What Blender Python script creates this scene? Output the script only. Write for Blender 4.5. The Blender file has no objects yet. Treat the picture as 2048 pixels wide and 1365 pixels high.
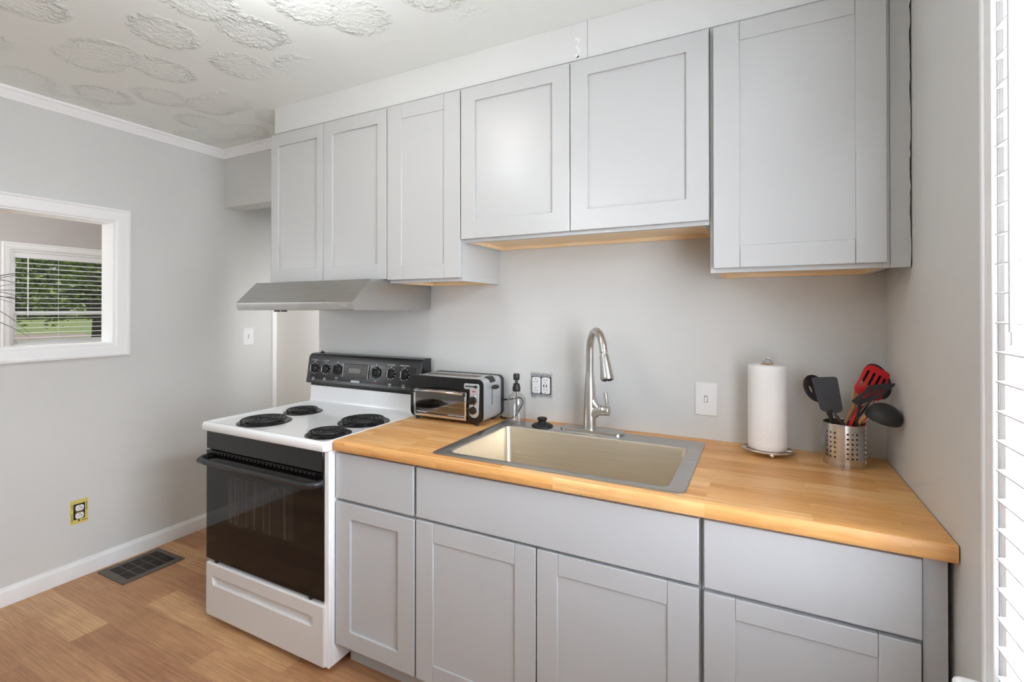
import bpy, bmesh, math, random
from mathutils import Vector, Matrix

SC = bpy.context.scene
COL = SC.collection
random.seed(7)

# ---------------------------------------------------------------- camera
cam_d = bpy.data.cameras.new('camera')
cam = bpy.data.objects.new('camera', cam_d)
COL.objects.link(cam)
CAMP = Vector((-0.3666, -1.9504, 1.3593))
YAW, PITCH, ROLL = -0.4718, 0.0047, 0.0004
fwd = Vector((math.sin(YAW) * math.cos(PITCH), math.cos(YAW) * math.cos(PITCH), math.sin(PITCH)))
rgt = Vector((math.cos(YAW), -math.sin(YAW), 0))
up = rgt.cross(fwd)
cam.matrix_world = Matrix(((rgt.x, up.x, -fwd.x, CAMP.x), (rgt.y, up.y, -fwd.y, CAMP.y),
                           (rgt.z, up.z, -fwd.z, CAMP.z), (0, 0, 0, 1)))
cam_d.sensor_width = 36
cam_d.lens = 968.96 / 2048 * 36
cam_d.shift_y = -67.2 / 2048
cam_d.clip_start = 0.02
SC.camera = cam

# ---------------------------------------------------------------- light
SC.view_settings.view_transform = 'Standard'
SC.view_settings.look = 'None'
SC.view_settings.gamma = 1
SC.view_settings.use_curve_mapping = False
SC.view_settings.exposure = -0.06
SC.cycles.use_denoising = True
SC.cycles.max_bounces = 10
SC.cycles.diffuse_bounces = 6
SC.cycles.transparent_max_bounces = 24
SC.cycles.sample_clamp_indirect = 6
SC.cycles.caustics_reflective = False
SC.cycles.caustics_refractive = False

world = bpy.data.worlds.new('sky')
SC.world = world
world.use_nodes = True
wn = world.node_tree.nodes
wl = world.node_tree.links
sky = wn.new('ShaderNodeTexSky')
sky.sky_type = 'NISHITA'
sky.sun_disc = False
sky.sun_elevation = math.radians(50)
sky.sun_rotation = math.radians(20)
wl.new(sky.outputs[0], wn['Background'].inputs[0])
wn['Background'].inputs[1].default_value = 0.13

def area(name, loc, direction, sx, sy, power, color, spread=180):
    l = bpy.data.lights.new(name, 'AREA')
    l.shape = 'RECTANGLE'
    l.size, l.size_y, l.energy, l.color = sx, sy, power, color
    l.spread = math.radians(spread)
    o = bpy.data.objects.new(name, l)
    COL.objects.link(o)
    o.location = loc
    o.rotation_euler = Vector(direction).to_track_quat('-Z', 'Y').to_euler()
    return o

sun_d = bpy.data.lights.new('sun', 'SUN')
sun_d.energy, sun_d.angle, sun_d.color = 2.8, 0.02, (1, .95, .86)
sun = bpy.data.objects.new('sun', sun_d)
COL.objects.link(sun)
sun.location = (0, 3, 6)
sun.rotation_euler = Vector((-0.02, -0.55, -0.8)).to_track_quat('-Z', 'Y').to_euler()
# daylight entering by the windows of the kitchen and of the far room, plus added fills for the niche and the range side
area('daylight_right_window', (0.046, -1.294, 1.405), (-1, 0, 0), 0.86, 1.40, 41, (.88, .94, 1.02), 160)
area('daylight_sky_right', (1.6, -1.6, 3.2), (-2.6, .6, -2.4), 1.6, 1.6, 640, (.88, .95, 1.04))
area('daylight_far_window', (-6.25, 0.35, 1.5), (1, 0, 0), 1.1, 0.9, 5, (.95, .98, 1.0))
area('niche_fill_light', (-2.3, .17, 1.35), (-.93, .36, -.03), .08, .9, 2.2, (.97, .98, 1.0), 80)  # added fill that brightens the niche door, no lamp stands here
area('far_room_side_fill', (-4.7, -3.05, 1.5), (0, 1, 0), 1.6, 1.4, 44, (.93, .965, 1.0))  # added fill from the unseen side, reaches the wall behind the range

# ---------------------------------------------------------------- materials
def lin(c):
    return tuple((x / 12.92 if x <= .04045 else ((x + .055) / 1.055) ** 2.4) for x in c)
def rgb(r, g, b):
    return lin((r / 255, g / 255, b / 255)) + (1,)

class NT:
    def __init__(s, name):
        s.m = bpy.data.materials.new(name)
        s.m.use_nodes = True
        s.n, s.l = s.m.node_tree.nodes, s.m.node_tree.links
        s.b = s.n['Principled BSDF']
    def node(s, t, **k):
        n = s.n.new(t)
        for a, v in k.items():
            setattr(n, a, v)
        return n
    def link(s, a, b):
        s.l.new(a, b)
    def coords(s, scale=(1, 1, 1), rot=(0, 0, 0)):
        c = s.node('ShaderNodeTexCoord')
        mp = s.node('ShaderNodeMapping')
        mp.inputs['Scale'].default_value = scale
        mp.inputs['Rotation'].default_value = rot
        s.link(c.outputs['Object'], mp.inputs[0])
        return mp.outputs[0]
    def noise(s, vec, scale, detail=3, rough=.5):
        n = s.node('ShaderNodeTexNoise')
        n.inputs['Scale'].default_value = scale
        n.inputs['Detail'].default_value = detail
        n.inputs['Roughness'].default_value = rough
        s.link(vec, n.inputs['Vector'])
        return n.outputs['Fac']
    def ramp(s, fac, stops):
        r = s.node('ShaderNodeValToRGB')
        e = r.color_ramp.elements
        while len(e) < len(stops):
            e.new(.5)
        for i, (p, c) in enumerate(stops):
            e[i].position, e[i].color = p, c
        s.link(fac, r.inputs[0])
        return r.outputs[0]
    def math(s, op, a, b=None):
        m = s.node('ShaderNodeMath', operation=op)
        for i, v in enumerate((a, b)):
            if v is None: continue
            if isinstance(v, (int, float)): m.inputs[i].default_value = v
            else: s.link(v, m.inputs[i])
        return m.outputs[0]
    def mix(s, mode, fac, a, b):
        m = s.node('ShaderNodeMix', data_type='RGBA', blend_type=mode)
        for k, v in ((0, fac), (6, a), (7, b)):
            if isinstance(v, (int, float)): m.inputs[k].default_value = v
            elif isinstance(v, tuple): m.inputs[k].default_value = v
            else: s.link(v, m.inputs[k])
        return m.outputs[2]
    def bump(s, h, strength=.2, dist=.002):
        b = s.node('ShaderNodeBump')
        b.inputs['Strength'].default_value = strength
        b.inputs['Distance'].default_value = dist
        s.link(h, b.inputs['Height'])
        s.link(b.outputs[0], s.b.inputs['Normal'])

def plain(name, col, rough=.5, metal=0.0, bump=None, vary=0.0, vscale=6, coat=0):
    t = NT(name)
    t.b.inputs['Roughness'].default_value = rough
    t.b.inputs['Metallic'].default_value = metal
    t.b.inputs['Base Color'].default_value = col
    if coat:
        t.b.inputs['Coat Weight'].default_value = coat
        t.b.inputs['Coat Roughness'].default_value = .05
    if vary or bump:
        v = t.coords()
    if vary:
        f = t.noise(v, vscale, 4)
        lo = tuple(x * (1 - vary) for x in col[:3]) + (1,)
        hi = tuple(min(1, x * (1 + vary)) for x in col[:3]) + (1,)
        t.link(t.ramp(f, [(.3, lo), (.7, hi)]), t.b.inputs['Base Color'])
    if bump:
        t.bump(t.noise(v, bump[0], 3), bump[1], bump[2])
    return t.m

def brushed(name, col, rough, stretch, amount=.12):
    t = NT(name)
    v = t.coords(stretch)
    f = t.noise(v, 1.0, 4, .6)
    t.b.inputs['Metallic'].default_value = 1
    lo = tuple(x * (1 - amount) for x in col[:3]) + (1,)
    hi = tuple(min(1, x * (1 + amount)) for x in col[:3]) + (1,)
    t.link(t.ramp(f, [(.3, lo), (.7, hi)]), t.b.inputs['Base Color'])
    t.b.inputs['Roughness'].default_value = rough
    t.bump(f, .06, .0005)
    return t.m

def clear(name, tint=(1, 1, 1, 1), gloss=.9, rough=.02, base=.06):
    t = NT(name)
    t.n.remove(t.b)
    tr = t.node('ShaderNodeBsdfTransparent')
    tr.inputs[0].default_value = tint
    gl = t.node('ShaderNodeBsdfGlossy')
    gl.inputs['Roughness'].default_value = rough
    fr = t.node('ShaderNodeLayerWeight')
    fr.inputs[0].default_value = .5
    mx = t.node('ShaderNodeMixShader')
    t.link(t.math('MULTIPLY', t.math('ADD', t.math('MULTIPLY', t.math('POWER', fr.outputs[1], 4), .8), base), gloss), mx.inputs[0])
    t.link(tr.outputs[0], mx.inputs[1])
    t.link(gl.outputs[0], mx.inputs[2])
    t.link(mx.outputs[0], t.n['Material Output'].inputs[0])
    return t.m

M = {}
M['wall'] = plain('wall_paint', rgb(214, 214, 212), .62, 0, (140, .10, .001), .02, 2.2)
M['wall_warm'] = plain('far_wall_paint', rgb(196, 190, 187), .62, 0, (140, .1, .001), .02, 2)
M['white'] = plain('white_trim_paint', rgb(246, 246, 246), .35, 0, (60, .03, .001))
M['white_worn'] = plain('worn_white_paint', rgb(234, 234, 234), .38, 0, (70, .06, .001), .04, 9)
M['gloss_white'] = plain('gloss_white_panel', rgb(240, 238, 232), .25)
M['blind'] = plain('blind_slat_white', rgb(242, 242, 243), .4)
M['cab'] = plain('cabinet_grey_paint', rgb(194, 194, 193), .29, 0, (400, .02, .0004))
M['cab_shaded'] = plain('cabinet_grey_paint_shaded', rgb(186, 187, 189), .36, 0, (400, .02, .0004))  # same paint as the wall cabinets, darkened for the dimmer light low down
M['enamel'] = plain('white_enamel', rgb(243, 244, 245), .16, coat=.3)
M['enamel_shaded'] = plain('white_enamel_shaded', rgb(218, 217, 216), .2, coat=.2)  # the range's white enamel with the drawer's shade put into the colour
M['black_gloss'] = plain('black_gloss_enamel', rgb(20, 20, 21), .16)
M['black_panel'] = plain('black_panel_plastic', rgb(34, 34, 35), .24, vary=.08)
M['black_plastic'] = plain('black_plastic', rgb(30, 30, 31), .38)
M['black_rubber'] = plain('black_rubber', rgb(26, 26, 27), .55)
M['black_iron'] = plain('black_coil_metal', rgb(40, 40, 40), .38, .3, (220, .12, .0006))
M['pan'] = plain('dark_drip_pan', rgb(30, 29, 28), .3, .5, vary=.2, vscale=30)
M['nylon'] = plain('black_nylon', rgb(36, 36, 38), .45)
M['nylon_grey'] = plain('slate_silicone', rgb(58, 61, 68), .6, vary=.08, vscale=20)
M['red'] = plain('red_silicone', rgb(206, 22, 30), .4)
M['wood_utensil'] = plain('beech_wood', rgb(196, 152, 106), .6, vary=.12, vscale=14)
M['wood_dark'] = plain('dark_handle', rgb(74, 60, 54), .45)
M['chrome'] = plain('chrome', (.78, .78, .78, 1), .09, 1)
M['wire'] = plain('satin_nickel_wire', (.62, .57, .52, 1), .28, 1)
M['steel'] = brushed('brushed_steel', (.60, .595, .58, 1), .27, (3, 3, 160))
M['steel_h'] = brushed('brushed_steel_hood', (.54, .535, .52, 1), .30, (6, 260, 260))
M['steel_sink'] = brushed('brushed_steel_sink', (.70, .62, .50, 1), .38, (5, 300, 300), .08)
M['steel_v'] = brushed('brushed_steel_pot', (.62, .61, .59, 1), .25, (12, 12, 380))
M['nickel'] = brushed('brushed_nickel', (.60, .59, .57, 1), .30, (200, 200, 4), .06)
M['silver'] = plain('silver_plastic', rgb(188, 190, 192), .36, .35)
M['marking'] = plain('white_marking', rgb(216, 216, 216), .5)
M['mark_grey'] = plain('grey_marking', rgb(120, 120, 118), .5)
M['mark_red'] = plain('red_marking', rgb(160, 30, 30), .5)
M['display'] = plain('dim_display', rgb(96, 92, 86), .25)
M['display_glass'] = plain('brown_black_glass', rgb(42, 34, 31), .3)
M['paper'] = plain('paper_towel', rgb(246, 246, 246), .85, 0, (130, .5, .003))
M['outlet'] = plain('white_outlet_plastic', rgb(238, 238, 238), .3)
M['slot'] = plain('slot_black', rgb(20, 20, 20), .6)
M['box_blue'] = plain('blue_grey_box', rgb(150, 156, 162), .55, vary=.4, vscale=160)
M['plaster'] = plain('rough_plaster', rgb(214, 212, 205), .8, 0, (300, .7, .004), .12, 160)
M['filler'] = plain('white_filler', rgb(232, 232, 232), .8)
M['yellow'] = plain('yellow_box_plaster', rgb(216, 198, 106), .7, 0, None, .1, 60)
M['brass'] = plain('brass', rgb(150, 136, 100), .4, .8)
M['vent'] = plain('vent_dark_metal', rgb(60, 55, 52), .5, .3, vary=.25, vscale=40)
M['vent_frame'] = plain('vent_frame_metal', rgb(98, 88, 80), .5, .3, vary=.2, vscale=30)
M['dark'] = plain('dark_void', rgb(14, 13, 13), .8)
M['oven_in'] = plain('toaster_interior', rgb(96, 70, 50), .35, .6, vary=.25, vscale=20)
M['leaf_dark'] = plain('dark_leaf', rgb(44, 50, 36), .5)
M['pot'] = plain('terracotta', rgb(150, 96, 70), .8)
M['soil'] = plain('soil', rgb(52, 40, 32), .9)
M['bark'] = plain('bark', rgb(84, 72, 62), .9, 0, (24, .6, .02), .2, 8)
M['lawn'] = plain('lawn', rgb(150, 164, 96), .9, 0, (30, .5, .03), .25, 1.6)
M['drive'] = plain('gravel_drive', rgb(182, 160, 146), .9, vary=.12, vscale=3)
M['siding'] = plain('pale_siding', rgb(170, 176, 190), .7)
M['sponge_grey'] = plain('grey_gap', rgb(70, 60, 58), .8)
M['glass'] = clear('window_glass')
M['oven_glass'] = clear('toaster_door_glass', (.86, .84, .82, 1), 1.5, .03, .10)
M['lamp_glass'] = None

t = NT('frosted_lamp_glass')
t.b.inputs['Base Color'].default_value = (1, 1, 1, 1)
t.b.inputs['Emission Color'].default_value = (1, .92, .82, 1)
t.b.inputs['Emission Strength'].default_value = 14.0
M['lamp_glass'] = t.m

M['bottle'] = clear('bottle_clear', (.97, .972, .975, 1), 1.0, .03, .07)
M['soap'] = clear('clear_soap', (.95, .955, .96, 1), .5, .02, .05)

# black oven-door glass with a faintly lighter window
t = NT('oven_black_glass')
t.b.inputs['Base Color'].default_value = rgb(15, 14, 14)
t.b.inputs['Roughness'].default_value = .045
t.b.inputs['IOR'].default_value = 1.42
M['oven_door'] = t.m
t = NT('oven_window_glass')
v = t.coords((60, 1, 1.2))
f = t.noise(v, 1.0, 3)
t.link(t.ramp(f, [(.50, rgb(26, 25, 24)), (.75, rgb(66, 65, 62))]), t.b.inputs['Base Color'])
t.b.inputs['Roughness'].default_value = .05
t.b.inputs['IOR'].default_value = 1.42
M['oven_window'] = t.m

# ceiling: stomped plaster rosettes
def ceiling_mat():
    t = NT('stomped_ceiling_plaster')
    t.b.inputs['Base Color'].default_value = rgb(238, 242, 238)
    t.b.inputs['Roughness'].default_value = .75
    c = t.node('ShaderNodeTexCoord')
    sep = t.node('ShaderNodeSeparateXYZ')
    t.link(c.outputs['Object'], sep.inputs[0])
    v = c.outputs['Object']
    wob = t.node('ShaderNodeTexNoise')
    wob.inputs['Scale'].default_value = 9
    t.link(v, wob.inputs['Vector'])
    add = t.node('ShaderNodeVectorMath', operation='MULTIPLY_ADD')
    t.link(wob.outputs['Color'], add.inputs[0])
    add.inputs[1].default_value = (.05, .05, 0)
    t.link(v, add.inputs[2])
    fl = t.node('ShaderNodeVectorMath', operation='MULTIPLY')
    t.link(add.outputs[0], fl.inputs[0])
    fl.inputs[1].default_value = (1, 1, 0)
    vo = t.node('ShaderNodeTexVoronoi', feature='F1', distance='EUCLIDEAN')
    vo.voronoi_dimensions = '2D'
    vo.inputs['Scale'].default_value = 3.7
    vo.inputs['Randomness'].default_value = .72
    t.link(fl.outputs[0], vo.inputs['Vector'])
    d = vo.outputs['Distance']
    disc = t.ramp(d, [(.0, (.22, .22, .22, 1)), (.26, (.3, .3, .3, 1)), (.37, (.9, .9, .9, 1)), (.46, (0, 0, 0, 1))])
    chips = t.noise(v, 46, 3, .55)
    patch = t.noise(v, 3.1, 1)
    h = t.math('MULTIPLY', t.math('MULTIPLY', disc, t.ramp(chips, [(.40, (0, 0, 0, 1)), (.60, (1, 1, 1, 1))])),
               t.ramp(patch, [(.3, (.35, .35, .35, 1)), (.62, (1, 1, 1, 1))]))
    # smooth skimmed band along the soffit
    band = t.node('ShaderNodeMapRange')
    band.inputs[1].default_value, band.inputs[2].default_value = -.62, -.50
    band.inputs[3].default_value, band.inputs[4].default_value = 1, .06
    t.link(sep.outputs[1], band.inputs[0])
    xm = t.node('ShaderNodeMapRange')
    xm.inputs[1].default_value, xm.inputs[2].default_value = -2.75, -2.5
    xm.inputs[3].default_value, xm.inputs[4].default_value = 0, 1
    t.link(sep.outputs[0], xm.inputs[0])
    bd = t.math('SUBTRACT', 1, t.math('MULTIPLY', xm.outputs[0], t.math('SUBTRACT', 1, band.outputs[0])))
    t.bump(t.math('MULTIPLY', h, bd), 1.0, .011)
    return t.m
M['ceiling'] = ceiling_mat()

def floor_mat():
    t = NT('wood_plank_vinyl')
    c = t.node('ShaderNodeTexCoord')
    mp = t.node('ShaderNodeMapping')
    mp.inputs['Location'].default_value = (.12, .0377, 0)
    t.link(c.outputs['Object'], mp.inputs[0])
    br = t.node('ShaderNodeTexBrick')
    br.offset, br.offset_frequency = .37, 2
    br.inputs['Color1'].default_value = (0, 0, 0, 1)
    br.inputs['Color2'].default_value = (1, 1, 1, 1)
    br.inputs['Mortar'].default_value = (.3, .3, .3, 1)
    br.inputs['Scale'].default_value = 1
    br.inputs['Mortar Size'].default_value = .0006
    br.inputs['Brick Width'].default_value = .92
    br.inputs['Row Height'].default_value = .138
    t.link(mp.outputs[0], br.inputs['Vector'])
    grain_v = t.node('ShaderNodeMapping')
    grain_v.inputs['Scale'].default_value = (2.4, 62, 1)
    off = t.node('ShaderNodeVectorMath', operation='MULTIPLY_ADD')
    t.link(br.outputs['Color'], off.inputs[0])
    off.inputs[1].default_value = (7, 5, 3)
    t.link(c.outputs['Object'], off.inputs[2])
    t.link(off.outputs[0], grain_v.inputs[0])
    g1 = t.noise(grain_v.outputs[0], 2.2, 6, .62)
    blot = t.noise(off.outputs[0], 4.5, 3, .6)
    base = t.ramp(br.outputs['Color'], [(.0, rgb(180, 132, 98)), (.35, rgb(193, 146, 107)), (.7, rgb(203, 158, 116)), (1, rgb(216, 174, 130))])
    col = t.mix('MULTIPLY', .75, base, t.ramp(g1, [(.28, rgb(190, 178, 168)), (.62, rgb(255, 252, 246))]))
    col = t.mix('MULTIPLY', .55, col, t.ramp(blot, [(.3, rgb(205, 190, 180)), (.7, rgb(255, 255, 255))]))
    t.link(col, t.b.inputs['Base Color'])
    t.b.inputs['Roughness'].default_value = .42
    t.bump(g1, .08, .001)
    return t.m
M['floor'] = floor_mat()

def butcher_mat():
    t = NT('butcher_block_oak')
    c = t.node('ShaderNodeTexCoord')
    br = t.node('ShaderNodeTexBrick')
    br.offset, br.offset_frequency = .43, 2
    br.inputs['Color1'].default_value = (0, 0, 0, 1)
    br.inputs['Color2'].default_value = (1, 1, 1, 1)
    br.inputs['Mortar'].default_value = (.35, .35, .35, 1)
    br.inputs['Scale'].default_value = 1
    br.inputs['Mortar Size'].default_value = .0003
    br.inputs['Brick Width'].default_value = .41
    br.inputs['Row Height'].default_value = .0405
    t.link(c.outputs['Object'], br.inputs['Vector'])
    off = t.node('ShaderNodeVectorMath', operation='MULTIPLY_ADD')
    t.link(br.outputs['Color'], off.inputs[0])
    off.inputs[1].default_value = (9, 4, 6)
    t.link(c.outputs['Object'], off.inputs[2])
    gm = t.node('ShaderNodeMapping')
    gm.inputs['Scale'].default_value = (4, 60, 60)
    t.link(off.outputs[0], gm.inputs[0])
    g = t.noise(gm.outputs[0], 1.6, 6, .65)
    w = t.node('ShaderNodeMapping')
    w.inputs['Scale'].default_value = (2.2, 9, 9)
    t.link(off.outputs[0], w.inputs[0])
    g2 = t.noise(w.outputs[0], 2.2, 3, .55)
    base = t.ramp(br.outputs['Color'], [(.0, rgb(232, 172, 104)), (.5, rgb(242, 188, 121)), (1, rgb(250, 205, 145))])
    col = t.mix('MULTIPLY', .6, base, t.ramp(g, [(.3, rgb(206, 190, 170)), (.62, rgb(255, 252, 248))]))
    col = t.mix('MULTIPLY', .6, col, t.ramp(g2, [(.3, rgb(226, 208, 186)), (.68, rgb(255, 255, 255))]))
    t.link(col, t.b.inputs['Base Color'])
    t.b.inputs['Roughness'].default_value = .36
    t.bump(g, .05, .0006)
    return t.m
M['butcher'] = butcher_mat()

def pine(name, a, b):
    t = NT(name)
    v = t.coords((3, 40, 40))
    f = t.noise(v, 2, 4)
    t.link(t.ramp(f, [(.3, a), (.7, b)]), t.b.inputs['Base Color'])
    t.b.inputs['Roughness'].default_value = .5
    return t.m
M['ply'] = pine('raw_plywood', rgb(236, 204, 160), rgb(250, 228, 192))

def foliage(name, cols):
    t = NT(name)
    oi = t.node('ShaderNodeNewGeometry')
    f = oi.outputs['Random Per Island']
    t.link(t.ramp(f, [(i / (len(cols) - 1), c) for i, c in enumerate(cols)]), t.b.inputs['Base Color'])
    t.b.inputs['Roughness'].default_value = .55
    t.b.inputs['Subsurface Weight'].default_value = 0
    return t.m
M['leaves_a'] = foliage('tree_leaves_mid', [rgb(58, 82, 38), rgb(88, 116, 48), rgb(140, 164, 66), rgb(186, 200, 96)])
M['leaves_b'] = foliage('tree_leaves_dark', [rgb(44, 64, 36), rgb(70, 96, 46), rgb(112, 138, 60)])

# ---------------------------------------------------------------- mesh helpers
ORIG = {}

def tag(o, label=None, cat=None, group=None, kind=None):
    if label: o['label'] = label
    if cat: o['category'] = cat
    if group: o['group'] = group
    if kind: o['kind'] = kind
    return o

def thing(name, loc, label, cat, group=None):
    o = bpy.data.objects.new(name, None)
    COL.objects.link(o)
    o.empty_display_size = .05
    o.location = loc
    ORIG[o.name] = Vector(loc)
    return tag(o, label, cat, group)

class MB:
    def __init__(s):
        s.bm = bmesh.new()
    def face(s, vs):
        try: return s.bm.faces.new(vs)
        except ValueError: return None
    def v(s, p): return s.bm.verts.new(p)
    def box(s, x0, x1, y0, y1, z0, z1, M_=None):
        ps = [Vector((x, y, z)) for z in (z0, z1) for y in (y0, y1) for x in (x0, x1)]
        if M_ is not None: ps = [M_ @ p for p in ps]
        a = [s.v(p) for p in ps]
        for q in ((0, 2, 3, 1), (4, 5, 7, 6), (0, 1, 5, 4), (2, 6, 7, 3), (0, 4, 6, 2), (1, 3, 7, 5)):
            s.face([a[i] for i in q])
        return s
    def prism(s, pts, axis, a, b):
        """closed outline pts (2-D) extruded along axis from a to b"""
        def mk(p, t):
            if axis == 'x': return (t, p[0], p[1])
            if axis == 'y': return (p[0], t, p[1])
            return (p[0], p[1], t)
        A = [s.v(mk(p, a)) for p in pts]
        B = [s.v(mk(p, b)) for p in pts]
        n = len(pts)
        s.face(A); s.face(list(reversed(B)))
        for i in range(n):
            s.face([A[i], B[i], B[(i + 1) % n], A[(i + 1) % n]])
        return s
    def loops(s, loops, cap0=True, cap1=True, closed=True):
        ring = len(loops) > 2 and len(loops[0]) == len(loops[-1]) and all((Vector(p) - Vector(q)).length < 1e-7 for p, q in zip(loops[0], loops[-1]))
        R = [[s.v(p) for p in L] for L in (loops[:-1] if ring else loops)]
        if ring: R.append(R[0])
        for A, B in zip(R, R[1:]):
            n = len(A)
            for i in range(n if closed else n - 1):
                s.face([A[i], A[(i + 1) % n], B[(i + 1) % n], B[i]])
        if cap0: s.face(list(reversed(R[0])))
        if cap1: s.face(R[-1])
        return R
    def lathe(s, prof, c=(0, 0, 0), n=32, axis='z', cap0=True, cap1=True, Mx=None):
        c = Vector(c)
        L = []
        for r, h in prof:
            ring = []
            for i in range(n):
                a = 2 * math.pi * i / n
                p = Vector((r * math.cos(a), r * math.sin(a), h))
                if Mx is not None: p = Mx @ p
                elif axis == 'y': p = Vector((p.x, p.z, p.y))
                elif axis == 'x': p = Vector((p.z, p.y, p.x))
                ring.append(c + p)
            L.append(ring)
        s.loops(L, cap0, cap1)
        return s
    def tube(s, pts, r, n=10, closed=False, flat=1.0):
        P = [Vector(p) for p in pts]
        m = len(P)
        rs = r if isinstance(r, (list, tuple)) else [r] * m
        L = []
        nrm = None
        for i in range(m):
            if closed: d = P[(i + 1) % m] - P[i - 1]
            else: d = P[min(i + 1, m - 1)] - P[max(i - 1, 0)]
            d.normalize()
            if nrm is None:
                ref = Vector((0, 0, 1)) if abs(d.z) < .9 else Vector((1, 0, 0))
                nrm = (ref - d * ref.dot(d)).normalized()
            else:
                nrm = (nrm - d * nrm.dot(d)).normalized()
            bn = d.cross(nrm)
            L.append([P[i] + (nrm * math.cos(2 * math.pi * k / n) * flat + bn * math.sin(2 * math.pi * k / n)) * rs[i] for k in range(n)])
        if closed: L.append(L[0])
        s.loops(L, not closed, not closed)
        return s
    def sphere(s, c, r, sc=(1, 1, 1), n=16, m=10):
        prof = [(max(1e-5, r * math.sin(math.pi * i / m)), -r * math.cos(math.pi * i / m)) for i in range(m + 1)]
        Mx = Matrix.Diagonal((sc[0], sc[1], sc[2]))
        s.lathe(prof, c, n, Mx=Mx)
        return s
    def build(s, name, mat, parent=None, bevel=0, seg=2, angle=35, base=None, solid=0, subsurf=0, smooth=True):
        bm = s.bm
        bmesh.ops.recalc_face_normals(bm, faces=bm.faces)
        if parent is not None: o0 = ORIG[parent.name]
        else:
            xs = [v.co for v in bm.verts]
            lo = Vector((min(p.x for p in xs), min(p.y for p in xs), min(p.z for p in xs)))
            hi = Vector((max(p.x for p in xs), max(p.y for p in xs), max(p.z for p in xs)))
            o0 = Vector(base) if base is not None else Vector(((lo.x + hi.x) / 2, (lo.y + hi.y) / 2, lo.z))
        bmesh.ops.translate(bm, vec=-o0, verts=bm.verts)
        for f in bm.faces: f.smooth = smooth
        lim = math.radians(angle)
        for e in bm.edges:
            if len(e.link_faces) != 2 or e.calc_face_angle(0) > lim: e.smooth = False
        me = bpy.data.meshes.new(name)
        bm.to_mesh(me); bm.free()
        mats = mat if isinstance(mat, list) else [mat]
        for m_ in mats: me.materials.append(m_)
        o = bpy.data.objects.new(name, me)
        COL.objects.link(o)
        if parent is not None: o.parent = parent
        else: o.location = o0
        ORIG[o.name] = o0.copy()
        if solid:
            md = o.modifiers.new('thickness', 'SOLIDIFY'); md.thickness = solid; md.offset = -1
        if subsurf:
            md = o.modifiers.new('smooth', 'SUBSURF'); md.levels = md.render_levels = subsurf
        if bevel:
            md = o.modifiers.new('bevel', 'BEVEL'); md.width = bevel; md.segments = seg
            md.limit_method = 'ANGLE'; md.angle_limit = math.radians(40)
            md.harden_normals = False
        return o

def struct(o, label=None):
    o['kind'] = 'structure'
    if label: o['label'] = label
    return o

def rrect(x0, x1, y0, y1, r, n=5):
    pts = []
    for cx, cy, a0 in ((x1 - r, y1 - r, 0), (x0 + r, y1 - r, 90), (x0 + r, y0 + r, 180), (x1 - r, y0 + r, 270)):
        for i in range(n + 1):
            a = math.radians(a0 + 90 * i / n)
            pts.append((cx + r * math.cos(a), cy + r * math.sin(a)))
    return pts

def text(parent, name, s_, size, mat, place, thick=.0004, align='CENTER'):
    """lettering; place = 4x4 matrix taking text plane to the world"""
    cu = bpy.data.curves.new(name, 'FONT')
    cu.body, cu.size, cu.align_x, cu.align_y, cu.extrude = s_, size, align, 'CENTER', thick
    tmp = bpy.data.objects.new(name + '_tmp', cu)
    COL.objects.link(tmp)
    dg = bpy.context.evaluated_depsgraph_get()
    me = bpy.data.meshes.new_from_object(tmp.evaluated_get(dg))
    bpy.data.objects.remove(tmp)
    me.transform(Matrix.Translation(-ORIG[parent.name]) @ place)
    me.name = name
    me.materials.clear(); me.materials.append(mat)
    o = bpy.data.objects.new(name, me)
    COL.objects.link(o)
    o.parent = parent
    ORIG[o.name] = ORIG[parent.name]
    return o

def copy_tree(o, delta, parent=None):
    c = o.copy()
    COL.objects.link(c)
    c.parent = parent
    if parent is None:
        c.location = o.location + Vector(delta)
    for ch in [x for x in COL.objects if x.parent == o]:
        copy_tree(ch, delta, c)
    return c

# ================================================================ ROOM SHELL
WL, CH = -3.455, 2.385
WLB = WL - .11
b = MB(); b.box(-6.05, .12, -3.95, .50, -.1, 0)
struct(b.build('floor', M['floor'], base=(0, 0, 0)), 'brown wood plank floor')
b = MB(); b.box(-6.05, .12, -3.95, .50, CH, CH + .1)
struct(b.build('ceiling', M['ceiling'], base=(0, 0, CH)), 'white ceiling with stomped plaster rosettes')

# back wall: solid run, header over the niche, niche back
b = MB()
b.box(-2.59, .12, 0, .12, 0, CH)
b.box(WL, -2.59, 0, .12, 2.02, CH)
b.box(WL - .11, -1.3, .40, .50, 0, CH)
b.box(-1.3, .12, .12, .50, 0, CH)
struct(b.build('wall_back', M['wall'], base=(0, 0, 0)), 'grey back wall with dropped header over the niche')

# left wall with the pass-through opening
OY0, OY1, OZ0, OZ1 = -1.85, -.603, 1.172, 1.833
b = MB()
b.box(WLB, WL, OY1, .50, 0, CH)
b.box(WLB, WL, -3.95, OY0, 0, CH)
b.box(WLB, WL, OY0, OY1, 0, OZ0)
b.box(WLB, WL, OY0, OY1, OZ1, CH)
struct(b.build('wall_left', M['wall'], base=(WL, 0, 0)), 'grey left wall with pass-through opening')

# right wall with window opening
RY0, RY1, RZ0, RZ1 = -1.76, -.828, .69, 2.12
b = MB()
b.box(0, .12, RY1, 0, 0, CH)
b.box(0, .12, -3.95, RY0, 0, CH)
b.box(0, .12, RY0, RY1, 0, RZ0)
b.box(0, .12, RY0, RY1, RZ1, CH)
struct(b.build('wall_right', M['wall'], base=(0, 0, 0)), 'grey right wall beside the counter')

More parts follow.
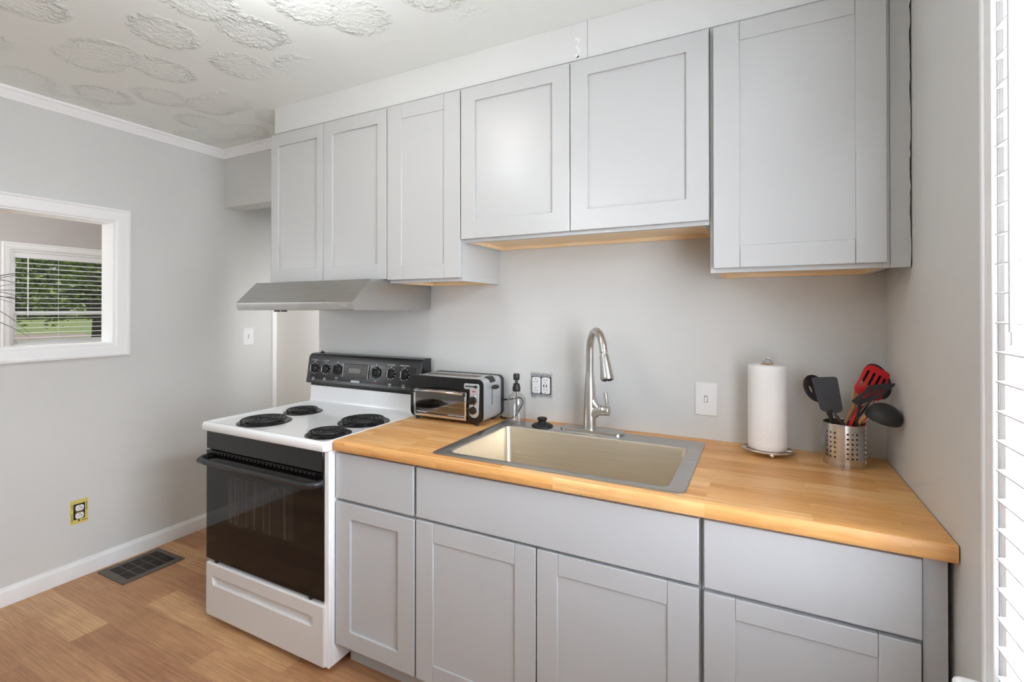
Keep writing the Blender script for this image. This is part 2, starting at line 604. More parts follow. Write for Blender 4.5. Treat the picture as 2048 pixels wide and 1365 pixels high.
# wall behind the camera
b = MB()
b.box(-6.05, -5.5, -3.95, -3.85, 0, CH)
b.box(WLB, -3.25, -3.95, -3.85, 0, CH)
b.box(-.25, .12, -3.95, -3.85, 0, CH)
b.box(-3.25, -.25, -3.95, -3.85, 0, CH)
struct(b.build('wall_front', M['wall'], base=(0, -3.9, 0)))

# far room beyond the opening
FX = -5.9
FY0, FY1, FZ0, FZ1 = -.262, .80, 1.03, 1.863
b = MB()
b.box(FX - .12, FX, -3.0, FY0, 0, CH)
b.box(FX - .12, FX, FY1, .5, 0, CH) if FY1 < .5 else None
b.box(FX - .12, FX, FY0, 1.6, 0, FZ0)
b.box(FX - .12, FX, FY0, 1.6, FZ1, CH)
b.box(FX - .12, FX, FY1, 1.6, FZ0, FZ1)
struct(b.build('wall_far', M['wall_warm'], base=(FX, 0, 0)), 'grey wall of the room beyond the opening')
b = MB()
b.box(FX - .12, WLB, 1.5, 1.6, 0, CH)
b.box(WLB, WLB + .1, .5, 1.6, 0, CH)
struct(b.build('wall_far_right', M['wall_warm'], base=(-4.5, 1.5, 0)))
b = MB()
b.box(FX - .12, -5.5, -3.1, -3.0, 0, CH)
b.box(-3.9, WLB, -3.1, -3.0, 0, CH)
b.box(-5.5, -3.9, -3.1, -3.0, 0, .8)
b.box(-5.5, -3.9, -3.1, -3.0, 2.2, CH)
struct(b.build('wall_far_left', M['wall_warm'], base=(-4.7, -3, 0)))
b = MB(); b.box(-6.05, WLB + .1, .50, 1.6, -.1, 0)
struct(b.build('floor_far', M['floor'], base=(-4.7, 1, 0)))
b = MB(); b.box(-6.05, WLB + .1, .50, 1.6, CH, CH + .1)
struct(b.build('ceiling_far', M['ceiling'], base=(-4.7, 1, CH)))

# soffit above the wall cabinets (two boards with a visible seam)
sof = MB()
sof.box(-2.562, -.9075, -.3050, -.001, 2.2525, CH - .0005)
sof.box(-.9062, -.001, -.3046, -.001, 2.2525, CH - .0005)
sof = struct(sof.build('trim_1', M['wall'], base=(-1.28, -.15, 2.25)), 'grey soffit above the wall cabinets with a vertical seam')
b = MB()
rnd = random.Random(3)
for (cx, cz, w, h) in ((-.948, 2.328, .016, .012), (-.938, 2.322, .010, .018), (-.944, 2.300, .012, .016), (-.938, 2.284, .012, .02), (-.945, 2.268, .018, .016), (-.940, 2.262, .012, .01)):
    n = 11
    pts = []
    for i in range(n):
        a = 2 * math.pi * i / n
        k = rnd.uniform(.45, 1)
        pts.append((cx + w * .6 * k * math.cos(a), cz + h * .6 * k * math.sin(a)))
    b.prism(pts, 'y', -.3056, -.3048)
b.build('filler_patch', M['filler'], sof)

# crown moulding: left wall and header
prof = [(0, 0), (0, -.052), (.008, -.052), (.012, -.040), (.022, -.030), (.026, -.018), (.036, -.012), (.036, 0)]
b = MB(); b.prism([(WL + p[0], CH + p[1]) for p in prof], 'y', -3.85, -.0005)
struct(b.build('trim_2', M['white'], base=(WL, -1.9, CH - .05)), 'white crown moulding on the left wall')
b = MB(); b.prism([(-p[0], CH + p[1]) for p in prof], 'x', WL + .001, -2.562)
struct(b.build('trim_3', M['white'], base=(-3, 0, CH - .05)), 'white crown moulding on the header')
# baseboard left wall
bp = [(0, 0), (.013, 0), (.013, .062), (.010, .070), (.007, .073), (.005, .082), (0, .084)]
b = MB(); b.prism([(WL + p[0], p[1]) for p in bp], 'y', -3.85, .398)
struct(b.build('baseboard_left', M['white_worn'], base=(WL, -1.7, 0)), 'worn white baseboard along the left wall')

# pass-through casing + liner
def casing(name, x, d, y0, y1, z0, z1, w, top, bot, label, mat=None, left=True, right=True):
    """picture-frame casing round an opening in a wall of constant x; d = +1/-1 facing"""
    st = [(0, .010), (.012, .016), (.030, .019), (w - .014, .019), (w - .010, .025), (w, .022)]
    b = MB()
    def ring(off, dep):
        return [Vector((x + d * dep, yy, zz)) for yy, zz in ((y0 - off, z0 - off * bot), (y1 + off, z0 - off * bot), (y1 + off, z1 + off * top), (y0 - off, z1 + off * top))]
    L = [ring(0, 0)] + [ring(o, dp) for o, dp in st] + [ring(w, 0)]
    b.loops(L, False, False)
    return struct(b.build(name, mat or M['white'], angle=20), label)
casing('trim_4', WL, 1, OY0, OY1, OZ0, OZ1, .066, 1, .9, 'white casing round the pass-through opening')
b = MB()
b.box(WLB - .004, WL + .004, OY1 - .008, OY1 - .0005, OZ0 + .012, OZ1 - .008)
b.box(WLB - .004, WL + .004, OY0, OY1, OZ1 - .008, OZ1 - .0005)
b.box(WLB - .004, WL + .004, OY0, OY1, OZ0 + .0005, OZ0 + .012)
struct(b.build('trim_5', M['white'], base=(WL, -1.2, OZ0)), 'white jamb liner of the pass-through opening')

# niche: white door slab with casing
b = MB(); b.box(-3.43, -2.60, .365, .385, .012, 2.03)
d1 = struct(b.build('door_1', M['gloss_white'], bevel=.002), 'plain glossy white door at the back of the niche')
b = MB()
b.box(-3.454, -3.432, .335, .399, 0, 2.06); b.box(-3.454, -2.592, .345, .399, 2.032, 2.09)
struct(b.build('trim_6', M['white'], base=(-3.44, .36, 0), bevel=.002), 'white casing of the niche door')

# ---------------------------------------------------------------- window 1 (far room)
def sash_window(name, x, d, y0, y1, z0, z1, zm, label, fw=.042):
    """double-hung window in a wall of constant x; d points into the room"""
    t = MB()
    dx = lambda a, c: (min(x + d * a, x + d * c), max(x + d * a, x + d * c))
    X = dx(-.115, -.002)
    t.box(*X, y0, y0 + .018, z0 + .018, z1 - .018); t.box(*X, y1 - .018, y1, z0 + .018, z1 - .018)
    t.box(*X, y0, y1, z1 - .018, z1); t.box(*X, y0, y1, z0, z0 + .018)
    root = struct(t.build(name, M['white'], base=(x, (y0 + y1) / 2, z0), bevel=.001), label)
    ya, yb = y0 + .018, y1 - .018
    for nm, (a, c), za, zb in (('upper_sash', (-.105, -.08), zm - .012, z1 - .018), ('lower_sash', (-.075, -.05), z0 + .018, zm + .022)):
        s = MB(); X = dx(a, c)
        s.box(*X, ya, ya + fw, za, zb); s.box(*X, yb - fw, yb, za, zb)
        s.box(*X, ya + fw, yb - fw, zb - .034, zb); s.box(*X, ya + fw, yb - fw, za, za + (.05 if nm[0] == 'l' else .034))
        so = s.build(nm, M['white'], root, bevel=.002)
        g = MB(); gx = x + d * (a + c) / 2
        g.box(gx - .002, gx + .002, ya + fw - .005, yb - fw + .005, za + .02, zb - .02)
        g.build('pane', M['glass'], so)
    return root
sash_window('window_1', FX, 1, FY0, FY1, FZ0, FZ1, 1.325, 'double-hung window seen through the pass-through opening', .036)
casing('trim_7', FX, 1, FY0, FY1, FZ0, FZ1, .058, 1, 1, 'white casing round the far window')
sash_window('window_2', 0, -1, RY0, RY1, RZ0, RZ1, 1.36, 'tall white window on the right wall behind the blinds', .05)
# casing of the right window: narrow casing leg, head and stool with horns
b = MB()
for (o0, o1, dp) in ((0, .028, .008), (.028, .042, .012)):
    b.box(-dp, 0, RY1 + o0, RY1 + o1, RZ0, RZ1 + .042); b.box(-dp, 0, RY0 - o1, RY0 - o0, RZ0, RZ1 + .042)
    b.box(-dp, 0, RY0 - .042, RY1 + .042, RZ1 + o0, RZ1 + o1)
struct(b.build('trim_8', M['white'], base=(0, -1.3, RZ0), bevel=.003), 'white casing of the right window')
b = MB(); b.loops([[(p[0], p[1], z) for p in rrect(-.056, .0, RY0 - .10, RY1 + .045, .018)] for z in (RZ0 - .026, RZ0 - .001)])
struct(b.build('trim_9', M['white'], bevel=.005), 'white window stool under the right window')
b = MB()
for xx in (.020, .034, .05):
    b.box(xx, xx + .006, RY1 - .024, RY1 - .0185, RZ0 + .02, RZ1 - .02)
struct(b.build('trim_10', M['white'], base=(.03, RY1, RZ0), bevel=.001), 'white tracks on the right window jamb')

# ---------------------------------------------------------------- blinds
def blind(name, label, x0, x1, y0, y1, ztop, zbot, zref, pitch, room, wand, cords, head_h):
    root = thing(name, ((x0 + x1) / 2, (y0 + y1) / 2, zbot), label, 'window blind')
    xm = (x0 + x1) / 2
    hw = (x1 - x0) / 2
    b = MB(); b.box(xm - hw * .9, xm + hw * .9, y0 - .002, y1 + .002, ztop - head_h, ztop)
    b.build('headrail', M['blind'], root, bevel=.004)
    k = math.ceil((zbot + .03 - zref) / pitch)
    first = None
    while True:
        z = zref + k * pitch
        if z > ztop - head_h - .012: break
        if first is None:
            b = MB()
            b.prism([(xm - hw, z - .001), (xm - hw * .4, z + .0012), (xm, z + .0018), (xm + hw * .4, z + .0012), (xm + hw, z - .001),
                     (xm + hw, z - .0035), (xm + hw * .4, z - .0014), (xm, z - .0008), (xm - hw * .4, z - .0014), (xm - hw, z - .0035)], 'y', y0, y1)
            first = b.build('slat', M['blind'], root, angle=60)
            z_first = z
        else:
            c = first.copy(); COL.objects.link(c); c.parent = root
            c.location = (0, 0, z - z_first)
        k += 1
    b = MB(); b.box(xm - hw * .9, xm + hw * .9, y0, y1, zbot, zbot + .018)
    b.build('bottom_rail', M['blind'], root, bevel=.004)
    for yc in cords:
        b = MB()
        for xx in ((xm - hw - .0015) if room < 0 else (xm + hw + .0015),):
            b.tube([(xx, yc, zbot + .01), (xx, yc, ztop - head_h)], .0011, 6)
        b.build('ladder_cord', M['blind'], root)
    if wand:
        wx, wy, wz, wr = wand
        b = MB(); b.tube([(wx, wy, ztop - head_h + .005), (wx, wy, wz)], wr, 10)
        b.tube([(wx, wy, wz), (wx, wy, wz - .02)], wr * .6, 8)
        b.build('tilt_wand', M['blind'], root)
    return root
blind('window_blind', 'white slatted blind on the right window next to the counter', -.012, .036, RY0 + .022, RY1 - .024, 2.098, .705, 1.834, .0495, -1,
      (-.026, -.958, 1.325, .0058), (-1.0, -1.3, -1.6), .05)
blind('window_blind', 'white slatted blind on the far window beyond the pass-through', FX - .040, FX - .008, FY0 + .022, FY1 - .022, FZ1 - .019, FZ0 + .02, 1.80, .0425, 1,
      (FX + .006, -.155, 1.32, .004), (.05, .5), .045)

# ================================================================ CABINETS
def door(parent, x0, x1, z0, z1, yf, mat, sl, sr, rt, rb, joint=False, th=.019, name='door'):
    """shaker door: front plane yf; stile/rail widths; joint=True shows the rail joints"""
    yb = yf + th
    g = .0007 if joint else 0
    b = MB()
    if joint:
        b.box(x0, x0 + sl, yf, yb, z0, z1); b.box(x1 - sr, x1, yf, yb, z0, z1)
        b.box(x0 + sl + g, x1 - sr - g, yf + .0004, yb, z1 - rt, z1)
        b.box(x0 + sl + g, x1 - sr - g, yf + .0004, yb, z0, z0 + rb)
    else:
        o = [(x0, z0), (x1, z0), (x1, z1), (x0, z1)]
        i = [(x0 + sl, z0 + rb), (x1 - sr, z0 + rb), (x1 - sr, z1 - rt), (x0 + sl, z1 - rt)]
        L = lambda q, y: [(p[0], y, p[1]) for p in q]
        b.loops([L(i, yb), L(o, yb), L(o, yf), L(i, yf), L(i, yb)], False, False)
    d = b.build(name, mat, parent, bevel=.0016)
    b = MB()
    b.box(x0 + sl - .006 * (not joint), x1 - sr + .006 * (not joint), yf + (.005 if joint else .010), yb - .002, z0 + rb - .004, z1 - rt + .004)
    b.build('door_panel', mat, d)
    return d

def wall_cabinet(label, x0, x1, z0, z1, depth=.304, left_liner=True):
    r = thing('wall_cabinet', ((x0 + x1) / 2, -.15, z0), label, 'cabinet', 'grey wall cabinets')
    b = MB()
    b.box(x0, x1, -depth, -.001, z0 + .030, z1)
    b.box(x0, x0 + .016, -depth, -.001, z0, z0 + .030)
    b.box(x1 - .016, x1, -depth, -.001, z0, z0 + .030)
    b.box(x0 + .016, x1 - .016, -depth, -depth + .019, z0, z0 + .030)
    b.build('body', M['cab'], r, bevel=.0008)
    b = MB()
    b.box(x0 + .0165, x1 - .0165, -depth + .0195, -.002, z0 + .014, z0 + .0295)
    b.box(x0 + .0165, x1 - .0165, -.022, -.002, z0 + .0005, z0 + .014)
    b.box(x0 + .0165, x0 + .026, -depth + .0195, -.022, z0 + .0005, z0 + .014)
    b.box(x1 - .026, x1 - .0165, -depth + .0195, -.022, z0 + .0005, z0 + .014)
    tag(b.build('underside', M['ply'], r), 'raw wood underside')
    return r
ZT, ZB = 2.239, 1.488
YF = -.323
A = wall_cabinet('two-door grey wall cabinet directly above the range hood', -2.566, -1.8095, 1.489, 2.2515)
door(A, -2.565, -2.1985, ZB + .004, ZT, YF, M['cab'], .050, .043, .060, .068)
door(A, -2.1955, -1.8115, ZB + .004, ZT, YF, M['cab'], .056, .052, .060, .068)
B = wall_cabinet('narrow single-door grey wall cabinet between hood cabinet and short sink cabinet', -1.8085, -1.4275, 1.4745, 2.2515)
door(B, -1.8065, -1.4315, ZB, ZT, YF, M['cab'], .078, .078, .062, .058, True)
C_ = wall_cabinet('short two-door grey wall cabinet above the sink', -1.4265, -.5055, 1.6275, 2.2515)
door(C_, -1.4265, -.9675, 1.640, ZT, YF, M['cab'], .064, .067, .055, .073)
door(C_, -.9645, -.5065, 1.640, ZT, YF, M['cab'], .064, .067, .055, .073)
D = wall_cabinet('tall single-door grey wall cabinet in the right corner', -.5035, -.048, 1.4745, 2.2515)
door(D, -.493, -.0575, ZB, ZT, YF, M['cab'], .074, .070, .056, .068, True)
b = MB()
rnd = random.Random(5)
pts = [(-.0475, 1.4745), (-.004, 1.4745)]
z = 1.4745
while z < 2.24:
    z += rnd.uniform(.012, .03)
    pts.append((-.004 + rnd.uniform(-.0016, .0016), min(z, 2.2515)))
pts += [(-.0475, 2.2515)]
b.prism(pts, 'y', -.305, -.287)
tag(b.build('filler_strip', M['cab'], D), 'filler strip scribed to the wall')

def base_cabinet(label, x0, x1):
    r = thing('base_cabinet', ((x0 + x1) / 2, -.3, 0), label, 'cabinet', 'grey base cabinets')
    b = MB()
    b.box(x0, x0 + .018, -.610, -.002, .1, .8355); b.box(x1 - .018, x1, -.610, -.002, .1, .8355)
    b.box(x0 + .018, x1 - .018, -.020, -.002, .1, .8355); b.box(x0 + .018, x1 - .018, -.590, -.02, .1, .118)
    for za, zb in ((.815, .8355), (.638, .66), (.1, .125)):
        b.box(x0 + .018, x1 - .018, -.610, -.590, za, zb)
    b.build('body', M['cab_shaded'], r, bevel=.0008)
    b = MB(); b.box(x0, x1, -.552, -.536, 0, .0995)
    b.build('toe_kick', M['cab_shaded'], r)
    return r
YB = -.630
DT = .8245
c1 = base_cabinet('narrow grey base cabinet with one drawer beside the white range', -1.7845, -1.4125)
b = MB(); b.box(-1.783, -1.4185, YB, YB + .019, .6545, DT); b.build('drawer_front', M['cab_shaded'], c1, bevel=.0022)
door(c1, -1.783, -1.4145, .109, .6425, YB, M['cab_shaded'], .072, .072, .056, .062)
c2 = base_cabinet('wide grey sink base cabinet with two doors under the sink', -1.4115, -.5005)
b = MB(); b.box(-1.4065, -.5055, YB, YB + .019, .6545, DT); b.build('false_front', M['cab_shaded'], c2, bevel=.0022)
door(c2, -1.4065, -.9625, .109, .6455, YB, M['cab_shaded'], .070, .070, .064, .064, True)
door(c2, -.9580, -.5055, .109, .6455, YB, M['cab_shaded'], .066, .078, .062, .064, True)
c3 = base_cabinet('grey base cabinet with drawer at the right wall under the utensil pot', -.4995, -.0545)
b = MB(); b.box(-.4935, -.0575, YB, YB + .019, .6525, DT + .001); b.build('drawer_front', M['cab_shaded'], c3, bevel=.0022)
door(c3, -.4935, -.0595, .109, .6425, YB, M['cab_shaded'], .072, .074, .052, .062, True)
b = MB(); b.box(-.0540, -.0125, -.617, -.600, .0, .8355)
tag(b.build('filler_strip', M['cab_shaded'], c3), 'filler strip beside the wall')

# ---------------------------------------------------------------- countertop
HX0, HX1, HY0, HY1 = -1.330, -.566, -.598, -.135
b = MB()
z0, z1 = .836, .874
fr = [(-.648, z0 + .003), (-.645, z0), (HY0, z0), (HY0, z1), (-.644, z1), (-.6465, z1 - .001), (-.648, z1 - .0035)]
b.prism(fr, 'x', -1.7735, -.003)
b.box(-1.7735, HX0, HY0, -.001, z0, z1); b.box(HX1, -.003, HY0, -.001, z0, z1)
b.box(HX0, HX1, HY1, -.001, z0, z1)
ct = b.build('countertop', M['butcher'], base=(-.9, -.32, z0), angle=60)
tag(ct, 'light butcher block wood countertop on the grey base cabinets', 'countertop')

# ---------------------------------------------------------------- sink
sink = thing('kitchen_sink', (-.95, -.34, .874), 'stainless steel drop-in sink set into the wood countertop', 'sink')
def RR(x0, x1, y0, y1, r, z): return [(p[0], p[1], z) for p in rrect(x0, x1, y0, y1, r, 6)]
OX0, OX1, QY0, QY1 = -1.356, -.541, -.617, -.062
BX0, BX1, BY0, BY1 = -1.303, -.588, -.583, -.163
b = MB()
b.loops([RR(OX0, OX1, QY0, QY1, .022, .8742), RR(OX0, OX1, QY0, QY1, .022, .8762), RR(OX0 + .003, OX1 - .003, QY0 + .003, QY1 - .003, .020, .8778),
         RR(BX0 - .004, BX1 + .004, BY0 - .004, BY1 + .004, .03, .8778), RR(BX0, BX1, BY0, BY1, .028, .8752)], False, False)
b.build('rim', M['steel_h'], sink, angle=50)
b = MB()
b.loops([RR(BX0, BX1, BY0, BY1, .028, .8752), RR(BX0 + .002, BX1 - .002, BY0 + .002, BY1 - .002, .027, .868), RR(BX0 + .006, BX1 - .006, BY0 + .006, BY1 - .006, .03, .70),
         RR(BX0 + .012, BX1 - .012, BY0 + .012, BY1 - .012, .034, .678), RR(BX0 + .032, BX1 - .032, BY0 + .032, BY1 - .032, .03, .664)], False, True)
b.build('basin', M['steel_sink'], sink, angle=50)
b = MB(); b.lathe([(.056, .665), (.05, .668), (.042, .6665), (.0001, .6665)], (-.945, -.37, 0), 28, cap0=False)
b.build('drain', M['chrome'], sink)

# ---------------------------------------------------------------- faucet
fa = thing('faucet', (-.965, -.098, .878), 'brushed nickel pull-down faucet at the back of the sink', 'faucet')
FXc, FYc = -.965, -.098
b = MB(); b.loops([RR(-1.083, -.828, FYc - .040, FYc + .031, .030, z) for z in (.8779, .8865)] + [RR(-1.080, -.831, FYc - .037, FYc + .028, .028, .8890)])
b.build('deck_plate', M['nickel'], fa)
b = MB()
b.lathe([(.0262, .8855), (.0262, .90), (.0252, .95), (.0225, 1.03), (.0178, 1.09), (.0158, 1.112), (.0150, 1.116)], (FXc, FYc, 0), 28)
b.tube([(FXc + .002, FYc, .938), (FXc + .03, FYc - .004, .962), (FXc + .052, FYc - .006, .967)], [.021, .0205, .0195], 18)
b.tube([(FXc + .0005, FYc, 1.02), (FXc + .016, FYc - .002, .985), (FXc + .036, FYc - .004, .967)], [.016, .018, .014], 16)
b.build('body', M['nickel'], fa, angle=60)
d = Vector((.58, -.81, 0)).normalized()
base = Vector((FXc, FYc, 0))
pts = [base + Vector((0, 0, 1.114)), base + Vector((0, 0, 1.16)), base + Vector((0, 0, 1.19))]
R_ = .081
for i in range(1, 19):
    a = math.pi * (1 - i / 18 * .93)
    pts.append(base + d * (R_ * 1.0 + R_ * math.cos(a)) + Vector((0, 0, 1.195 + R_ * math.sin(a) * 1.02)))
dirv = (pts[-1] - pts[-2]).normalized()
tip = pts[-1] + dirv * .010
b = MB(); b.tube(pts + [tip], [.0150] * 2 + [.0148] * (len(pts) - 1), 20)
b.build('spout', M['nickel'], fa, angle=60)
hd = (dirv + Vector((.03, .02, 0))).normalized()
q = hd.to_track_quat('Z', 'Y').to_matrix()
b = MB(); b.lathe([(.0115, 0), (.0115, .008), (.0150, .008), (.0166, .014), (.0200, .05), (.0243, .092), (.0246, .097), (.0225, .1)], tip - hd * .0005, 26, Mx=q)
b.build('spray_head', M['nickel'], fa, angle=50)
b = MB()
for i in range(8):
    a = i * math.pi / 4
    o = tip + hd * .0995 + q @ Vector((.013 * math.cos(a), .013 * math.sin(a), 0))
    b.tube([o, o + hd * .005], .0018, 6)
b.lathe([(.020, .0985), (.020, .1012), (.0001, .1012)], tip, 20, Mx=q, cap0=False)
b.build('nozzle', M['black_rubber'], fa)
b = MB()
b.tube([(FXc + .0525, FYc - .006, .967), (FXc + .078, FYc - .008, .967), (FXc + .081, FYc - .008, .967)], [.0198, .0198, .017], 20)
b.tube([(FXc + .070, FYc - .008, .975), (FXc + .071, FYc - .010, 1.0), (FXc + .066, FYc - .014, 1.036), (FXc + .0655, FYc - .014, 1.039)], [.0072, .0068, .0084, .006], 14)
b.build('handle', M['nickel'], fa, angle=60)

# sink stopper on the rim
st = thing('sink_stopper', (-1.165, -.112, .878), 'black rubber sink stopper lying on the back rim of the sink', 'stopper')
b = MB(); b.lathe([(.043, .878), (.0445, .880), (.043, .884), (.034, .889), (.022, .892), (.0001, .892)], (-1.165, -.112, 0), 30)
b.build('disc', M['black_rubber'], st)
b = MB(); b.lathe([(.0165, .892), (.0165, .903), (.0205, .908), (.0205, .912), (.017, .9145), (.0001, .9145)], (-1.165, -.112, 0), 26)
b.build('knob', M['black_rubber'], st)

# soap dispenser
sx, sy = -1.283, -.113
so = thing('soap_dispenser', (sx, sy, .878), 'clear glass soap bottle with black pump on the sink rim beside the toaster oven', 'soap dispenser')
zb = .8785
b = MB()
b.lathe([(.0001, zb), (.036, zb), (.0395, zb + .004), (.0395, zb + .098), (.037, zb + .110), (.027, zb + .122), (.0165, zb + .128), (.0145, zb + .132), (.0145, zb + .142),
         (.0128, zb + .142), (.0128, zb + .131), (.0255, zb + .1195), (.0350, zb + .108), (.0372, zb + .097), (.0372, zb + .006), (.034, zb + .004), (.0001, zb + .004)], (sx, sy, 0), 36, cap0=False, cap1=False)
b.build('bottle', M['bottle'], so, angle=70)
b = MB()
b.lathe([(.0001, zb + .0045), (.0336, zb + .0045), (.0366, zb + .007), (.0366, zb + .093), (.0001, zb + .093)], (sx, sy, 0), 36, cap0=False, cap1=False)
b.build('liquid', M['soap'], so, angle=70)
b = MB()
b.lathe([(.0158, zb + .136), (.0168, zb + .138), (.0168, zb + .154), (.0150, zb + .157), (.0135, zb + .160), (.0135, zb + .168), (.0075, zb + .170), (.006, zb + .174), (.006, zb + .182), (.0125, zb + .184), (.0135, zb + .187), (.0135, zb + .206), (.0115, zb + .210), (.0001, zb + .211)], (sx, sy, 0), 26, cap0=True, cap1=False)
b.tube([(sx, sy, zb + .197), (sx + .006, sy - .026, zb + .195), (sx + .007, sy - .032, zb + .190)], [.0058, .0052, .0045], 10)
b.build('pump', M['black_plastic'], so, angle=50)
b = MB(); b.tube([(sx, sy, zb + .14), (sx + .002, sy, zb + .06), (sx + .006, sy, zb + .012)], .0028, 8)
b.build('dip_tube', M['mark_grey'], so)

# ================================================================ RANGE
RX0, RX1, RF = -2.545, -1.790, -.655
rg = thing('electric_range', ((RX0 + RX1) / 2, -.33, 0), 'white electric range with black oven door and coil burners', 'stove')
b = MB()
b.box(RX0 + .004, RX1, RF + .012, -.03, .025, .832)
b.box(RX0 + .004, RX0 + .022, RF + .001, RF + .012, .262, .832); b.box(RX1 - .026, RX1, RF + .001, RF + .012, .025, .832)
for xx in (RX0 + .06, RX1 - .06):
    for yy in (-.58, -.1): b.lathe([(.02, 0), (.02, .03)], (xx, yy, 0), 12)
b.build('body', M['enamel'], rg, bevel=.003)
# cooktop: dished top with rounded lip
b = MB()
tx0, tx1, ty0, ty1 = RX0 - .003, RX1 + .002, RF - .022, -.028
def TL(i, z): return RR(tx0 + i, tx1 - i, ty0 + i, ty1 - i * .3, .014, z)
b.loops([TL(.004, .832), TL(0, .836), TL(0, .858), TL(.003, .866), TL(.010, .8695), TL(.018, .8688), TL(.026, .8640), TL(.034, .8632)], True, True)
b.build('cooktop', M['enamel'], rg, angle=45)
# riser and console
b = MB()
prof = [(-.13, .8634), (-.118, .866), (-.110, .872), (-.106, .885), (-.104, .93), (-.102, .952), (-.03, .952), (-.03, .8634)]
b.prism(prof, 'x', RX0 + .012, RX1 - .008)
b.build('backguard', M['enamel'], rg, angle=30)
b = MB()
b.box(RX0 + .014, RX1 - .012, -.106, -.028, .9525, .966)
b.prism([(-.120, .9665), (-.124, .972), (-.118, 1.0), (-.104, 1.095), (-.098, 1.112), (-.086, 1.121), (-.07, 1.124), (-.026, 1.124), (-.026, .9665)], 'x', RX0 - .004, RX1 + .001)
con = b.build('control_panel', M['black_panel'], rg, bevel=.003, angle=25)
sl = Vector((0, .014, .095)).normalized()          # up along the console face
nf = Vector((0, -.095, .014)).normalized()          # outward normal
def on_con(x, z, out=0):
    yy = -.118 + (z - 1.0) / .095 * .014
    return Vector((x, yy, z)) + nf * out
def con_mat(x, z, out=.0006):
    p = on_con(x, z, out)
    xa = Vector((1, 0, 0))
    return Matrix(((xa.x, sl.x, nf.x, p.x), (xa.y, sl.y, nf.y, p.y), (xa.z, sl.z, nf.z, p.z), (0, 0, 0, 1)))
# inlay with thin outline
b = MB(); m4 = con_mat(-2.167, 1.0445, .0)
b.box(-.352, .352, -.062, .037, -.001, .0007, m4)
b.build('inlay', M['black_gloss'], con, bevel=.0004)
KZ = 1.046
for kx, nm, icon in ((-2.496, 'LEFT FRONT', (-1, -1)), (-2.413, 'LEFT REAR', (-1, 1)), (-1.970, 'RIGHT REAR', (1, 1)), (-1.886, 'RIGHT FRONT', (1, -1))):
    m4 = con_mat(kx, KZ, .0007)
    k = MB()
    k.lathe([(.0225, 0), (.0225, .004), (.0205, .006), (.0185, .016), (.0175, .018), (.0001, .018)], m4.translation, 26, Mx=m4.to_3x3(), cap1=False)
    k.box(-.0048, .0048, -.0178, .0178, .017, .026, m4)
    kb = k.build('knob', M['black_plastic'], rg, bevel=.0008)
    k = MB(); k.box(-.0014, .0014, -.0165, .0165, .0258, .0266, m4); k.build('pointer', M['marking'], kb)
    k = MB()
    for a in (55, 20, -15, -50, -80, -110, 120, 160, 200, 235):
        a = math.radians(a)
        k.box(-.0017, .0017, -.0022, .0022, 0, .0004, m4 @ Matrix.Translation((.0285 * math.cos(a), .0285 * math.sin(a), 0)) @ Matrix.Rotation(a - math.pi / 2, 4, 'Z'))
    k.box(-.008, .008, -.049, -.048, 0, .0004, m4); k.box(-.008, .008, -.0625, -.0615, 0, .0004, m4)
    k.box(-.008, -.007, -.0625, -.048, 0, .0004, m4); k.box(.007, .008, -.0625, -.048, 0, .0004, m4)
    for ix in (-1, 1):
        for iy in (-1, 1):
            rr = .0032 if (ix, iy) == icon else .0014
            k.lathe([(rr, 0), (rr, .0004)], m4 @ Vector((ix * .0035, -.055 + iy * .0034, 0)), 10, Mx=m4.to_3x3())
    k.build('dial_marking', M['marking'], con)
    text(con, 'dial_lettering', nm, .0085, M['marking'], con_mat(kx, KZ + .042, .0008))
    text(con, 'dial_lettering', 'OFF', .0085, M['marking'], con_mat(kx, KZ + .0315, .0008))
for kx, nm in ((-2.329, 'OVEN'), (-2.064, 'LOCK')):
    m4 = con_mat(kx, KZ + .001, .0007)
    k = MB()
    k.lathe([(.029, 0), (.029, .003), (.0275, .006), (.025, .008), (.0185, .0095), (.0175, .020), (.0165, .022), (.0001, .022)], m4.translation, 28, Mx=m4.to_3x3(), cap1=False)
    k.box(-.005, .005, -.0185, .0185, .021, .032, m4)
    kb = k.build('knob', M['black_plastic'], rg, bevel=.0008)
    k = MB(); k.box(-.0014, .0014, -.017, .017, .0318, .0326, m4); k.build('pointer', M['mark_grey'], kb)
    k = MB(); k.box(-.0016, .0016, .032, .043, 0, .0004, m4); k.build('dial_marking', M['marking'], con)
    text(con, 'dial_lettering', nm, .007, M['marking'], con_mat(kx, KZ - .042, .0008))
    text(con, 'dial_lettering', 'OFF', .007, M['marking'], con_mat(kx, KZ + .022, .0095))
k = MB(); k.box(-.002, .002, -.050, -.046, 0, .0004, con_mat(-2.329, KZ - .004)); k.build('dial_marking', M['marking'], con)
k = MB(); k.box(-.004, .004, -.052, -.047, 0, .0004, con_mat(-2.064, KZ - .004)); k.build('dial_marking', M['mark_red'], con)
m4 = con_mat(-2.197, 1.045, .0007)
k = MB(); k.box(-.087, .087, -.034, .036, 0, .004, m4); dsp = k.build('display_unit', M['display_glass'], rg, bevel=.002)
k = MB(); k.box(-.046, .034, -.010, .014, .004, .0046, m4); k.build('clock_screen', M['display'], dsp)
k = MB(); k.box(-.087, -.0845, -.034, .036, .002, .0052, m4); k.build('display_edge', M['silver'], dsp)
k = MB(); k.box(.0845, .087, -.034, .036, .002, .0052, m4); k.build('display_edge', M['silver'], dsp)
